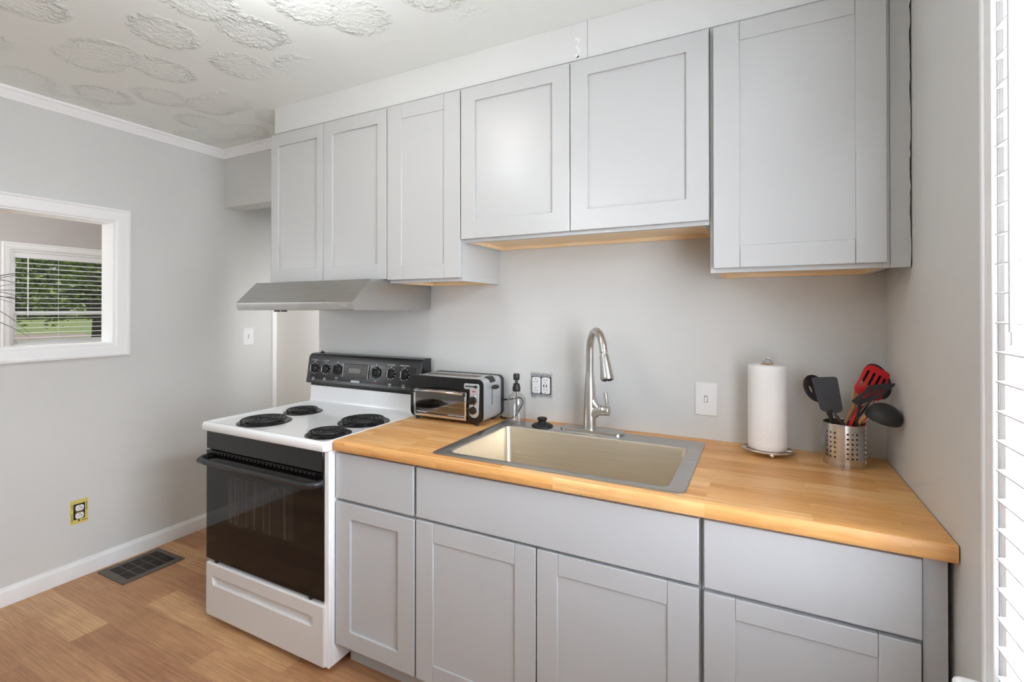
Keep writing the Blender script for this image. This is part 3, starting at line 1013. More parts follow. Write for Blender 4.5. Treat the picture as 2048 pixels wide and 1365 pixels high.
for xx in (-.066, .062):
    k = MB()
    for zz in (-.012, .004, .018): k.box(xx - .009, xx + .009, zz - .0012, zz + .0012, .004, .0045, m4)
    L_ = [(xx + .0115 * math.cos(a), .003 + .023 * math.sin(a), .0043) for a in [2 * math.pi * i / 24 for i in range(24)]]
    k.tube([m4 @ Vector(p) for p in L_], .0005, 5, True)
    k.build('button_marking', M['mark_grey'], dsp)
k = MB(); k.box(-.029, .029, -.0052, .0052, 0, .0012, con_mat(-2.195, .9935, .0007)); k.build('badge', M['silver'], con, bevel=.0005)
k = MB(); k.lathe([(.012, 1.124), (.012, 1.128), (.006, 1.129), (.006, 1.133), (.0001, 1.133)], (-2.505, -.05, 0), 14); k.build('vent_plug', M['black_plastic'], con)

# burners
def burner(cx, cy, R, turns):
    z = .8635
    k = MB()
    k.lathe([(R + .017, z), (R + .017, z + .0022), (R + .012, z + .0038), (R + .005, z + .003), (R - .002, z - .0015 + .0025), (.02, z + .0008), (.0001, z + .0008)], (cx, cy, 0), 44, cap0=False, cap1=False)
    pan = k.build('burner', M['pan'], rg, angle=60)
    k = MB()
    pts = []
    n = int(turns * 34)
    for i in range(n + 1):
        f = i / n
        a = 2 * math.pi * turns * f + .6
        r = .020 + (R - .020) * f
        pts.append((cx + r * math.cos(a), cy + r * math.sin(a), z + .0135))
    pts.append((cx + (R + .004) * math.cos(a + .12), cy + (R + .004) * math.sin(a + .12), z + .004))
    k.tube(pts, .0045, 8, flat=.8)
    k.build('coil', M['black_iron'], pan, angle=60)
    k = MB()
    for a in (.3, 2.4, 4.5):
        k.box(.012, R, -.0015, .0015, z + .002, z + .0085, Matrix.Translation((cx, cy, 0)) @ Matrix.Rotation(a, 4, 'Z'))
    k.lathe([(.0135, z + .004), (.0135, z + .012), (.0001, z + .0135)], (cx, cy, 0), 18, cap1=False)
    k.build('coil_support', M['black_iron'], pan)
burner(-2.318, -.535, .094, 4.6)
burner(-2.342, -.312, .072, 3.6)
burner(-1.922, -.340, .094, 4.6)
burner(-1.897, -.560, .072, 3.6)

# front: black manifold panel, door, handle, drawer
b = MB(); b.box(RX0 + .012, RX1 - .027, RF - .006, RF + .011, .750, .829); b.build('manifold_panel', M['black_gloss'], rg, bevel=.004)
b = MB(); b.box(RX0 + .010, RX1 - .024, RF - .004, RF + .011, .270, .7455)
b.prism([(RF + .010, .7460), (RF + .002, .7495), (RF + .010, .7495)], 'x', RX0 + .03, RX1 - .045)
od = b.build('oven_door', M['oven_door'], rg, bevel=.004)
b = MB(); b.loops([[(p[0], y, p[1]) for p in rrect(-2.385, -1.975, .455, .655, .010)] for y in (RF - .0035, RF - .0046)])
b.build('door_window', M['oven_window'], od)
b = MB()
for i in range(26):
    xx = RX0 + .06 + i * .0245
    b.box(xx, xx + .014, RF - .0046, RF - .003, .732, .741)
b.build('vent_slot', M['slot'], od)
hy = RF - .042
pts = [(RX0 + .010, RF - .004, .712), (RX0 + .012, RF - .024, .711), (RX0 + .024, hy, .710), (RX0 + .08, hy - .005, .709)]
pts += [(RX1 - .095, hy - .005, .709), (RX1 - .048, hy, .710), (RX1 - .034, RF - .024, .711), (RX1 - .032, RF - .004, .712)]
b = MB(); b.tube(pts, .0125, 14, flat=1.05); b.build('handle', M['black_plastic'], od, angle=70)
for xx in (RX0 + .075, RX1 - .10):
    b = MB(); b.box(xx, xx + .012, RF - .006, RF + .004, .262, .272); b.build('hinge_tab', M['black_plastic'], od)
# drawer with recessed pull
b = MB()
dx0, dx1, dz0, dz1 = RX0 + .020, RX1 - .012, .030, .259
yf = RF - .012
O = [(dx0, dz0), (dx1, dz0), (dx1, dz1), (dx0, dz1)]
def rr4(x0, x1, z0, z1, r): return rrect(x0, x1, z0, z1, r, 4)
out = rr4(dx0, dx1, dz0, dz1, .006); i1 = rr4(dx0 + .045, dx1 - .060, .167, .207, .012); i2 = rr4(dx0 + .052, dx1 - .068, .172, .202, .010)
P3 = lambda q, y: [(p[0], y, p[1]) for p in q]
b.loops([P3(out, RF + .011), P3(out, yf + .004), P3(rr4(dx0 + .004, dx1 - .004, dz0 + .004, dz1 - .004, .005), yf), P3(i1, yf), P3(i2, yf + .014)], True, True)
b.build('drawer', M['enamel_shaded'], rg, smooth=False)

# ================================================================ RANGE HOOD
hd_ = thing('range_hood', (-2.178, -.26, 1.357), 'stainless steel range hood under the two-door wall cabinet', 'range hood')
hx0, hx1 = -2.545, -1.8095
pr = [(-.002, 1.4885), (-.002, 1.377), (-.006, 1.366), (-.016, 1.359), (-.03, 1.357), (-.506, 1.357), (-.512, 1.359), (-.519, 1.385), (-.5195, 1.3905), (-.517, 1.394), (-.418, 1.4885)]
ins = [(-.008, 1.4845), (-.008, 1.38), (-.012, 1.366), (-.03, 1.3585), (-.502, 1.3585), (-.507, 1.364), (-.513, 1.386), (-.513, 1.39), (-.415, 1.4845)]
b = MB()
b.prism(pr, 'x', hx0, hx0 + .002); b.prism(pr, 'x', hx1 - .002, hx1)
n = len(pr)
path = pr[4:1:-1] + [pr[1], pr[0]]
top = [(-.5195, 1.3905), (-.517, 1.394), (-.418, 1.4885), (-.002, 1.4885), (-.002, 1.372), (-.004, 1.372), (-.004, 1.4865), (-.417, 1.4865), (-.515, 1.393), (-.5175, 1.390), (-.510, 1.360), (-.49, 1.359), (-.49, 1.357), (-.506, 1.357), (-.512, 1.359), (-.519, 1.385)]
b.prism(top, 'x', hx0 + .002, hx1 - .002)
b.build('shell', M['steel_h'], hd_, angle=30)
b = MB(); b.box(hx0 + .003, hx1 - .003, -.49, -.03, 1.366, 1.369)
b.build('filter_panel', M['silver'], hd_)
for xx in (-2.318, -2.272):
    b = MB(); b.lathe([(.010, -.012), (.010, 0), (.006, .002)], (xx, -.475, 1.3655), 12); b.box(xx - .014, xx + .014, -.481, -.469, 1.350, 1.356)
    b.build('control_knob', M['black_plastic'], hd_)
b = MB(); b.box(-1.876, -1.850, -.5205, -.516, 1.3745, 1.3785); b.build('badge', M['silver'], hd_)

# ================================================================ TOASTER OVEN
to = thing('toaster_oven', (-1.575, -.135, .874), 'black and silver toaster oven on the counter beside the range', 'toaster oven')
tx0, tx1, ty0, ty1, tz0, tz1 = -1.757, -1.391, -.214, -.048, .888, 1.066
def tout(i, sl_=0):  # outline of the shell
    return [(p[0], p[1]) for p in rrect(tx0 + i, tx1 - i, tz0 + i, tz1 - i, .022 - min(i, .01), 5)]
ix0, ix1, iz0, iz1 = -1.742, -1.456, .896, 1.014
inn = rrect(ix0, ix1, iz0, iz1, .004, 5)
b = MB()
b.loops([P3(inn, ty0), P3(tout(0), ty0), P3(tout(0), ty1 + .012), P3(tout(.004), ty1 + .004)], False, True)
sh = b.build('shell', M['silver'], to, angle=40)
b = MB(); b.loops([P3(tout(-.0015), ty1 + .022), P3(tout(-.0025), ty1 + .012), P3(tout(-.002), ty1 - .002), P3(tout(.004), ty1 - .006)], False, True)
b.build('back_cover', M['black_plastic'], to, angle=40)
b = MB(); b.loops([P3(inn, ty0 + .001), P3(inn, ty1 - .03)], False, True)
b.build('cavity', M['oven_in'], to, smooth=False)
b = MB()
fo = rrect(tx0 - .003, tx1 + .003, tz0 - .001, tz1 + .002, .024, 5)
fi = rrect(tx0 - .001, tx1 + .001, tz0 + .001, tz1, .022, 5)
b.loops([P3(fo, ty0 + .006), P3(fo, ty0 - .005), P3(fi, ty0 - .008), P3(inn, ty0 - .008), P3(inn, ty0 + .004)], False, False)
b.build('front_panel', M['black_gloss'], to, angle=40)
b = MB()
for zz, (ya, yb_) in ((.938, (ty0 + .01, ty1 - .034)),):
    b.tube([(ix0 + .006, ya, zz), (ix1 - .006, ya, zz)], .0018, 6); b.tube([(ix0 + .006, yb_, zz), (ix1 - .006, yb_, zz)], .0018, 6)
    for i in range(15):
        xx = ix0 + .02 + i * .0175
        b.tube([(xx, ya, zz), (xx, yb_, zz)], .0011, 5)
b.build('rack', M['chrome'], to)
b = MB(); b.box(ix0 + .01, ix1 - .01, ty0 + .012, ty1 - .04, .905, .909); b.build('crumb_tray', M['chrome'], to)
# door: chrome frame + glass + bowed handle
b = MB()
gx0, gx1, gz0, gz1 = -1.738, -1.462, .892, 1.012
o4 = rrect(gx0, gx1, gz0, gz1, .005, 4); i4 = rrect(gx0 + .009, gx1 - .009, gz0 + .010, gz1 - .006, .004, 4)
b.loops([P3(i4, ty0 - .0085), P3(o4, ty0 - .0085), P3(o4, ty0 - .013), P3(i4, ty0 - .013), P3(i4, ty0 - .0085)], False, False)
dr = b.build('door', M['chrome'], to, bevel=.001)
b = MB(); b.box(gx0 + .007, gx1 - .007, ty0 - .012, ty0 - .0095, gz0 + .008, gz1 - .004); b.build('glass', M['oven_glass'], dr)
pts = []
for i in range(17):
    f = i / 16
    pts.append((-1.733 + f * .262, ty0 - .014 - .036 * math.sin(math.pi * f) ** .7, 1.003 + .010 * math.sin(math.pi * f)))
b = MB(); b.tube(pts, .0062, 12, flat=.8); b.build('handle', M['chrome'], dr, angle=70)
b = MB()
for xx in (-1.733, -1.470): b.sphere((xx, ty0 - .017, 1.002), .0085, (1, .8, 1), 14, 8)
b.build('handle_cap', M['black_plastic'], dr)
W4 = lambda x, z, y=ty0 - .0132: Matrix(((1, 0, 0, x), (0, 0, -1, y), (0, 1, 0, z), (0, 0, 0, 1)))
text(dr, 'lettering', 'Hamilton Beach', .0085, M['marking'], W4(-1.694, .9115, ty0 - .0124))
text(dr, 'lettering', 'TOASTATION  OVEN & TOASTER', .0058, M['marking'], W4(-1.512, .9085, ty0 - .0124))
# control plate
b = MB()
pl = [(-1.446, 1.026), (-1.470, 1.026), (-1.4745, 1.032), (-1.4745, 1.044), (-1.470, 1.050), (-1.404, 1.050), (-1.3995, 1.044)]
pl += [(-1.403, .930)]
for i in range(0, 13):
    a = math.radians(-20 - i * 12)
    pl.append((-1.4265 + .024 * math.cos(a), .932 + .024 * math.sin(a)))
pl += [(-1.4485, .962), (-1.446, .968), (-1.4475, .985), (-1.446, 1.005)]
b.prism(pl, 'y', ty0 - .0108, ty0 - .0075)
cp = b.build('control_plate', M['silver'], to, bevel=.0012, angle=25)
b = MB(); b.box(-1.468, -1.408, ty0 - .0115, ty0 - .0105, 1.0355, 1.0405); b.build('slider_slot', M['slot'], cp)
b = MB(); b.box(-1.420, -1.411, ty0 - .016, ty0 - .011, 1.0325, 1.0435); b.build('slider', M['black_plastic'], cp, bevel=.001)
b = MB(); b.box(-1.434, -1.418, ty0 - .0118, ty0 - .0106, 1.0155, 1.0195); b.build('indicator_light', M['mark_red'], cp)
for zz, rot in ((.982, 70), (.940, 20)):
    m4 = W4(-1.4265, zz, ty0 - .0108)
    b = MB(); b.lathe([(.0195, 0), (.0195, .0015), (.0182, .0025)], m4.translation, 28, Mx=m4.to_3x3()); rim_ = b.build('knob', M['chrome'], to, angle=50)
    b = MB(); b.lathe([(.0165, .0022), (.0165, .010), (.0150, .014), (.0001, .0145)], m4.translation, 28, Mx=m4.to_3x3(), cap1=False)
    b.box(-.0165, .0165, -.0035, .0035, .013, .020, m4 @ Matrix.Rotation(math.radians(rot), 4, 'Z')); b.build('knob_cap', M['black_plastic'], rim_, bevel=.0008)
    b = MB(); b.box(-.0012, .0012, .0205, .0245, 0, .0005, m4); b.build('dial_marking', M['mark_red'], cp)
# top slot, lever, button, feet, cord
b = MB(); b.loops([[(p[0], p[1], z) for p in rrect(-1.715, -1.442, -.162, -.098, .012, 5)] for z in (tz1 - .001, tz1 + .0016)])
slt = b.build('slot_surround', M['chrome'], to, bevel=.0008)
b = MB(); b.box(-1.705, -1.452, -.152, -.108, tz1 + .0012, tz1 + .0022); b.build('slot_opening', M['oven_in'], slt)
b = MB(); b.box(tx1 - .0005, tx1 + .0012, -.133, -.130, .952, 1.024); b.build('lever_track', M['slot'], to)
b = MB(); b.sphere((tx1 + .014, -.124, 1.027), .019, (.75, 1.05, .5), 18, 10); b.build('lever', M['black_plastic'], to)
b = MB(); b.prism([(-1.4205, tz1 - .001), (-1.4165, tz1 + .006), (-1.402, tz1 + .004), (-1.3895, tz1 - .010), (-1.390, tz1 - .020), (-1.398, tz1 - .008)], 'y', -.148, -.104)
b.build('cancel_button', M['black_plastic'], to, bevel=.001)
for xx, yy in ((tx0 + .028, ty0 + .006), (tx1 - .03, ty0 + .006), (tx0 + .028, ty1 - .02), (tx1 - .03, ty1 - .02)):
    b = MB(); b.lathe([(.009, .8742), (.0085, .889)], (xx, yy, 0), 14); b.build('foot', M['black_rubber'], to)
def smooth_path(P, n=8):
    P = [Vector(p) for p in P]; P = [P[0]] + P + [P[-1]]; o = []
    for i in range(1, len(P) - 2):
        for k in range(n):
            t_ = k / n
            a, b_, c, d_ = P[i - 1], P[i], P[i + 1], P[i + 2]
            o.append(.5 * ((2 * b_) + (c - a) * t_ + (2 * a - 5 * b_ + 4 * c - d_) * t_ ** 2 + (3 * b_ - a - 3 * c + d_) * t_ ** 3))
    return o + [P[-2]]
b = MB(); b.tube(smooth_path([(-1.40, -.046, .955), (-1.375, -.030, .958), (-1.345, -.024, .962), (-1.312, -.022, .97), (-1.296, -.024, .952), (-1.308, -.030, .92), (-1.325, -.034, .893), (-1.35, -.040, .8785), (-1.39, -.046, .8785), (-1.395, -.040, .884)]), .0036, 8)
b.build('power_cord', M['black_rubber'], to, angle=70)

# ================================================================ PAPER TOWEL + HOLDER
px, py = -.343, -.100
ph = thing('paper_towel_holder', (px, py, .874), 'silver wire paper towel holder on the counter left of the utensil pot', 'paper towel holder')
zr = .889
b = MB(); b.tube([(px + .074 * math.cos(a), py + .060 * math.sin(a), zr) for a in [2 * math.pi * i / 48 for i in range(48)]], .0042, 10, True)
b.tube([(px - .073, py, zr), (px + .073, py, zr)], .003, 8); b.tube([(px, py - .059, zr), (px, py + .059, zr)], .003, 8)
b.build('base_ring', M['wire'], ph)
for a in (-80, 20, 160, 100):
    a = math.radians(a)
    b = MB(); b.sphere((px + .072 * math.cos(a), py + .058 * math.sin(a), .8825), .0083, n=16); b.build('ball_foot', M['wire'], ph)
b = MB()
b.tube([(px - .013, py, zr), (px - .013, py, 1.176)] + [(px - .013 * math.cos(math.pi * i / 10), py, 1.180 + .0155 * math.sin(math.pi * i / 10)) for i in range(11)] + [(px + .013, py, 1.176), (px + .013, py, zr)], .0030, 8)
b.build('post', M['wire'], ph)
b = MB()
R_ = .0595
z0, z1 = .8935, 1.1745
prof = [(.0205, z0), (R_ - .002, z0), (R_, z0 + .003)]
k_ = 14
for i in range(1, k_): prof.append((R_ + random.uniform(-.0004, .0004), z0 + (z1 - z0) * i / k_))
prof += [(R_, z1 - .003), (R_ - .003, z1), (.0205, z1), (.0205, z0)]
b.lathe(prof, (px, py, 0), 48, cap0=False, cap1=False)
pt = b.build('paper_towel_roll', M['paper'], angle=60)
tag(pt, 'white paper towel roll standing on the wire holder', 'paper towel')
b = MB(); b.lathe([(.0200, z0 + .001), (.0200, z1 + .0005), (.0185, z1 + .0005), (.0185, z0 + .001), (.02, z0 + .001)], (px, py, 0), 30, cap0=False, cap1=False)
tag(b.build('cardboard_core', M['wood_utensil'], pt), 'brown cardboard core')

# ================================================================ UTENSIL POT + UTENSILS
cx, cy, cr, cz0, cz1 = -.1295, -.112, .0565, .8745, 1.0035
up_ = thing('utensil_holder', (cx, cy, .874), 'perforated stainless steel utensil pot in the corner of the counter', 'utensil holder')
b = MB()
edges = []
a = -90 + 17 - 60 * 3 - 21
for gidx in range(6):
    for w, hole in ((13, 1), (13, 1), (13, 1), (21, 0)):
        edges.append((a, a + w, hole)); a += w
rows = [(cz0, .8965, 0)] + [(.8965 + i * .0148, .8965 + (i + 1) * .0148, 1) for i in range(6)] + [(.8965 + 6 * .0148, cz1, 0)]
cp_ = lambda ang, z: Vector((cx + cr * math.cos(math.radians(ang)), cy + cr * math.sin(math.radians(ang)), z))
for (a0, a1, hh) in edges:
    am = (a0 + a1) / 2
    for (za, zb_, rh) in rows:
        zm = (za + zb_) / 2
        sq = [(a0, za), (am, za), (a1, za), (a1, zm), (a1, zb_), (am, zb_), (a0, zb_), (a0, zm)]
        S = [b.v(cp_(*q)) for q in sq]
        if hh and rh:
            rr = .0031
            da = math.degrees(rr / cr)
            H = [b.v(cp_(am + da * math.cos(t_), zm + rr * math.sin(t_))) for t_ in [math.radians(225 + 45 * i) for i in range(8)]]
            for i in range(8): b.face([S[i], S[(i + 1) % 8], H[(i + 1) % 8], H[i]])
        else:
            c_ = b.v(cp_(am, zm))
            for i in range(8): b.face([S[i], S[(i + 1) % 8], c_])
b.build('pot_wall', M['steel_v'], up_, angle=60, solid=.0012)
b = MB(); b.lathe([(.0001, cz0), (cr - .0002, cz0), (cr - .0002, cz0 + .0012), (.0001, cz0 + .0012)], (cx, cy, 0), 40, cap0=False, cap1=False); b.build('pot_base', M['steel_v'], up_)
b = MB(); b.tube([(cx + cr * math.cos(t_), cy + cr * math.sin(t_), cz1) for t_ in [2 * math.pi * i / 48 for i in range(48)]], .0013, 8, True); b.build('pot_rim', M['steel_v'], up_)

UG = 'cooking utensils in the steel pot'
def handle_tube(root, pts, r, mat, flat=.6, name='handle'):
    b = MB(); b.tube(smooth_path(pts, 5), r, 10, flat=flat); return b.build(name, mat, root, angle=70)
def plate(root, name, mat, poly, holes, y, th=.0035, lean=(0, 0, 0), bev=.0012):
    """flat blade outline in X-Z at depth y, slots cut through, sheared gently: y += lean0*(x-lean1)+lean2*(z-..)"""
    vs, es = [], []
    b = MB()
    zc = sum(p[1] for p in poly) / len(poly); xc = sum(p[0] for p in poly) / len(poly)
    def Y(p): return y + lean[0] * (p[0] - xc) + lean[1] * (p[1] - zc) + lean[2] * ((p[0] - xc) ** 2 + (p[1] - zc) ** 2)
    bm = b.bm
    alle = []
    for L_ in [poly] + holes:
        V_ = [bm.verts.new((p[0], 0, p[1])) for p in L_]
        alle += [bm.edges.new((V_[i], V_[(i + 1) % len(V_)])) for i in range(len(V_))]
    bmesh.ops.triangle_fill(bm, use_beauty=True, use_dissolve=False, edges=alle)
    for v_ in bm.verts: v_.co.y = Y((v_.co.x, v_.co.z))
    g = bmesh.ops.extrude_face_region(bm, geom=list(bm.faces))
    for e_ in g['geom']:
        if isinstance(e_, bmesh.types.BMVert): e_.co.y += th
    return b.build(name, mat, root, bevel=bev, angle=45)
def rounded(poly, r=.008, n=4):
    """round the corners of a closed polygon"""
    o = []
    m = len(poly)
    for i in range(m):
        p0, p1, p2 = Vector(poly[i - 1]), Vector(poly[i]), Vector(poly[(i + 1) % m])
        a_, c_ = (p0 - p1), (p2 - p1)
        rr = min(r, a_.length * .45, c_.length * .45)
        s_, e_ = p1 + a_.normalized() * rr, p1 + c_.normalized() * rr
        for k in range(n + 1):
            t_ = k / n
            o.append(tuple((s_ * (1 - t_) ** 2 + p1 * 2 * t_ * (1 - t_) + e_ * t_ ** 2)))
    return o

# slate turner
u = thing('spatula', (-.135, -.13, .878), 'slate grey solid spatula leaning left at the front of the utensil pot', 'spatula', UG)
plate(u, 'blade', M['nylon_grey'], rounded([(-.222, 1.146), (-.152, 1.152), (-.1355, 1.046), (-.150, 1.036), (-.184, 1.038), (-.196, 1.045)], .010), [], -.152, .003, (.12, -.1, 0))
handle_tube(u, [(-.169, -.146, 1.046), (-.167, -.143, 1.02), (-.158, -.135, .985), (-.120, -.100, .882)], [.0085] * 16, M['nylon'], .7)
# slotted spoon behind it
u = thing('slotted_spoon', (-.12, -.1, .878), 'black slotted spoon leaning left behind the slate spatula', 'spoon', UG)
el = lambda cx_, cz_, a_, b_, th, n=26: [(cx_ + a_ * math.cos(t_) * math.cos(th) - b_ * math.sin(t_) * math.sin(th), cz_ + a_ * math.cos(t_) * math.sin(th) + b_ * math.sin(t_) * math.cos(th)) for t_ in [2 * math.pi * i / n for i in range(n)]]
plate(u, 'bowl', M['nylon'], el(-.205, 1.103, .031, .046, math.radians(22)), [el(-.217, 1.098, .0026, .012, math.radians(22), 12), el(-.204, 1.104, .0026, .014, math.radians(22), 12), el(-.191, 1.108, .0026, .012, math.radians(22), 12)], -.088, .003, (0, 0, -5))
handle_tube(u, [(-.190, -.087, 1.070), (-.172, -.088, 1.03), (-.155, -.092, .99), (-.110, -.118, .882)], .0066, M['nylon'])
# red slotted turner
u = thing('slotted_turner', (-.15, -.11, .878), 'red slotted silicone turner leaning right in the utensil pot', 'spatula', UG)
redp = rounded([(-.1055, 1.113), (-.094, 1.137), (-.0715, 1.184), (-.0525, 1.188), (-.007, 1.162), (-.034, 1.080), (-.058, 1.078), (-.088, 1.091)], .010)
slots = []
for (x0, z0_, x1, z1_) in ((-.0885, 1.120, -.063, 1.171), (-.070, 1.119, -.0485, 1.163), (-.053, 1.116, -.0345, 1.156), (-.0385, 1.112, -.0225, 1.147)):
    dv = Vector((x1 - x0, z1_ - z0_)).normalized(); nv = Vector((-dv.y, dv.x)) * .0036
    slots.append(rounded([(x0 - nv.x, z0_ - nv.y), (x0 + nv.x, z0_ + nv.y), (x1 + nv.x, z1_ + nv.y), (x1 - nv.x, z1_ - nv.y)], .003, 3))
plate(u, 'blade', M['red'], redp, slots, -.118, .0035, (.08, .12, 4))
handle_tube(u, [(-.070, -.115, 1.092), (-.085, -.118, 1.066), (-.110, -.124, 1.012), (-.148, -.120, .884)], [.013, .0125, .012, .0115, .011, .011, .0105, .0105, .010, .010, .009, .009, .009, .009, .009, .009], M['red'], .55)
# wooden spoon
u = thing('wooden_spoon', (-.14, -.1, .878), 'pale wooden spoon behind the red slotted turner', 'spoon', UG)
plate(u, 'bowl', M['wood_utensil'], el(-.0845, 1.098, .0185, .036, math.radians(-22)), [], -.101, .005, (0, 0, 0))
handle_tube(u, [(-.094, -.0985, 1.075), (-.108, -.098, 1.04), (-.123, -.098, 1.0), (-.1605, -.105, .884)], .0065, M['wood_utensil'], .9)
# large serving spoon at the top
u = thing('serving_spoon', (-.15, -.09, .878), 'large black solid spoon behind the red turner, highest in the pot', 'spoon', UG)
plate(u, 'bowl', M['nylon'], el(-.0425, 1.137, .0355, .056, math.radians(18)), [], -.092, .0035, (.1, .1, -3))
handle_tube(u, [(-.050, -.088, 1.088), (-.075, -.085, 1.04), (-.100, -.085, 1.0), (-.155, -.098, .884)], .0065, M['nylon'])
# black fork-slotted turner
u = thing('slotted_turner', (-.1, -.14, .878), 'black slotted turner in front of the red one, blade bent right', 'spatula', UG)
fk = rounded([(-.115, 1.078), (-.086, 1.109), (-.071, 1.129), (-.039, 1.138), (-.009, 1.142), (-.011, 1.134), (-.028, 1.116), (-.049, 1.093), (-.075, 1.079), (-.090, 1.069), (-.103, 1.068)], .003, 3)
fs = [rounded([(-.089, 1.0905), (-.064, 1.118), (-.0605, 1.1165), (-.0825, 1.0900)], .002, 2), rounded([(-.0755, 1.0905), (-.051, 1.1195), (-.0475, 1.118), (-.0695, 1.0935)], .002, 2), rounded([(-.0595, 1.0985), (-.0355, 1.1245), (-.0325, 1.122), (-.0505, 1.1025)], .002, 2)]
plate(u, 'blade', M['nylon'], fk, fs, -.155, .003, (-.15, 0, 0))
handle_tube(u, [(-.094, -.152, 1.078), (-.0975, -.151, 1.05), (-.1015, -.149, 1.01), (-.107, -.130, .884)], [.0075] * 16, M['nylon'], .55)
# ladle
u = thing('ladle', (-.09, -.13, .878), 'black ladle hanging over the right rim of the utensil pot', 'ladle', UG)
axis = Vector((.22, -.28, .93)).normalized()
q = axis.to_track_quat('Z', 'Y').to_matrix()
lc = Vector((-.046, -.198, 1.042))
b = MB()
Rl = .0455
prof = [(Rl * math.cos(math.pi / 2 * i / 10) + .0, Rl * .98 * math.sin(math.pi / 2 * i / 10)) for i in range(10)] + [(.0001, Rl * .98)]
inner = [(r * .94, h * .94) for r, h in reversed(prof)]
b.lathe(prof + inner + [prof[0]], lc, 34, Mx=q, cap0=False, cap1=False)
b.build('bowl', M['nylon'], u, angle=60)
handle_tube(u, [(-.078, -.182, 1.052), (-.086, -.172, 1.036), (-.0945, -.150, 1.016), (-.103, -.136, .985), (-.118, -.104, .884)], .0062, M['wood_utensil'], .8)
# whisk
u = thing('whisk', (-.14, -.1, .878), 'steel wire whisk between the red turner and the ladle', 'whisk', UG)
b = MB()
p0, p1 = Vector((-.098, -.128, 1.005)), Vector((-.058, -.132, 1.082))
ax = (p1 - p0); Ln = ax.length; ax.normalize()
sd = ax.cross(Vector((0, 1, 0))).normalized(); s2 = ax.cross(sd)
for k in range(5):
    a = math.pi * k / 5
    e = sd * math.cos(a) + s2 * math.sin(a)
    loop = [p0 + ax * (Ln * (1 - math.cos(math.pi * i / 14)) / 2 * 1.0) * 1.0 + e * (.017 * math.sin(math.pi * i / 14)) for i in range(15)]
    loop2 = [p0 + ax * (Ln * (1 - math.cos(math.pi * i / 14)) / 2) - e * (.017 * math.sin(math.pi * i / 14)) for i in range(15)]
    b.tube(loop, .0009, 5); b.tube(loop2, .0009, 5)
b.build('wires', M['chrome'], u)
handle_tube(u, [tuple(p0 + ax * .004), (-.104, -.126, .99), (-.140, -.120, .884)], .0058, M['chrome'], 1)
# two loose handles leaning the other way
u = thing('tongs', (-.1, -.13, .878), 'dark brown handle end sticking out at the pot front below the slate spatula', 'tongs', UG)
handle_tube(u, [(-.157, -.136, 1.034), (-.143, -.140, 1.012), (-.128, -.136, .99), (-.094, -.118, .884)], [.0075] * 16, M['wood_dark'], .6)
u = thing('basting_brush', (-.09, -.1, .878), 'short red utensil end peeking out below the ladle', 'brush', UG)
handle_tube(u, [(-.066, -.110, 1.030), (-.078, -.108, 1.008), (-.092, -.104, .97), (-.108, -.098, .884)], .0085, M['red'], .7)

# ================================================================ WALL PLATES
def switch(label, P, right, out, w, h):
    """toggle switch; P centre on the wall, right = in-wall axis, out = into the room"""
    P, right, out = Vector(P), Vector(right), Vector(out)
    m4 = Matrix(((right.x, 0, out.x, P.x), (right.y, 0, out.y, P.y), (right.z, 1, out.z, P.z), (0, 0, 0, 1)))
    r = thing('light_switch', P, label, 'light switch')
    b = MB(); b.loops([[m4 @ Vector((p[0], p[1], d_)) for p in rrect(-w / 2 + i, w / 2 - i, -h / 2 + i, h / 2 - i, .003, 3)] for i, d_ in ((0, .0005), (0, .003), (.004, .006))])
    b.build('cover_plate', M['outlet'], r, angle=25)
    b = MB(); b.box(-.0055, .0055, -.0125, .0125, .0055, .0066, m4); b.build('toggle_frame', M['mark_grey'], r)
    b = MB(); b.prism([(-.010, .006), (.010, .006), (.006, .0085), (-.008, .017), (-.011, .015)], 'x', -.004, .004)
    for v_ in b.bm.verts: v_.co = m4 @ Vector((v_.co.x, v_.co.y, v_.co.z))
    b.build('toggle', M['outlet'], r, bevel=.0008)
    for zz in (-.030, .030):
        b = MB(); b.lathe([(.0032, .0055), (.0030, .0070), (.0001, .0074)], m4 @ Vector((0, zz, 0)), 12, Mx=m4.to_3x3(), cap1=False); b.build('screw', M['outlet'], r)
switch('white toggle light switch on the back wall right of the faucet', (-.5445, 0, 1.0245), (1, 0, 0), (0, -1, 0), .079, .123)
switch('white toggle light switch on the left wall near the niche', (WL, .165, 1.178), (0, 1, 0), (1, 0, 0), .075, .118)

# double outlet without cover plate
r = thing('electrical_outlet', (-1.2165, 0, 1.028), 'uncovered double outlet with ports and exposed rough box edge behind the sink', 'outlet')
P0 = Vector((-1.2165, 0, 1.028))
m4 = Matrix(((1, 0, 0, P0.x), (0, 0, -1, P0.y), (0, 1, 0, P0.z), (0, 0, 0, 1)))
b = MB()
rnd = random.Random(11)
jag = []
for (x0, z0_, x1, z1_) in ((-.054, -.056, .054, -.058), (.054, -.058, .054, .056), (.054, .056, -.054, .058), (-.054, .058, -.054, -.056)):
    for i in range(7):
        f_ = i / 7
        jag.append((x0 + (x1 - x0) * f_ + rnd.uniform(-.0018, .0018), z0_ + (z1_ - z0_) * f_ + rnd.uniform(-.0018, .0018)))
b.loops([[m4 @ Vector((p[0], p[1], d_)) for p in jag] for d_ in (.0002, .0016)])
b.build('plaster_edge', M['plaster'], r)
b = MB(); b.box(-.050, .049, -.050, .051, .0012, .0022, m4); b.build('wall_box', M['box_blue'], r)
b = MB(); b.box(-.046, .046, -.037, .037, .0022, .0030, m4); b.build('box_shadow_gap', M['slot'], r)
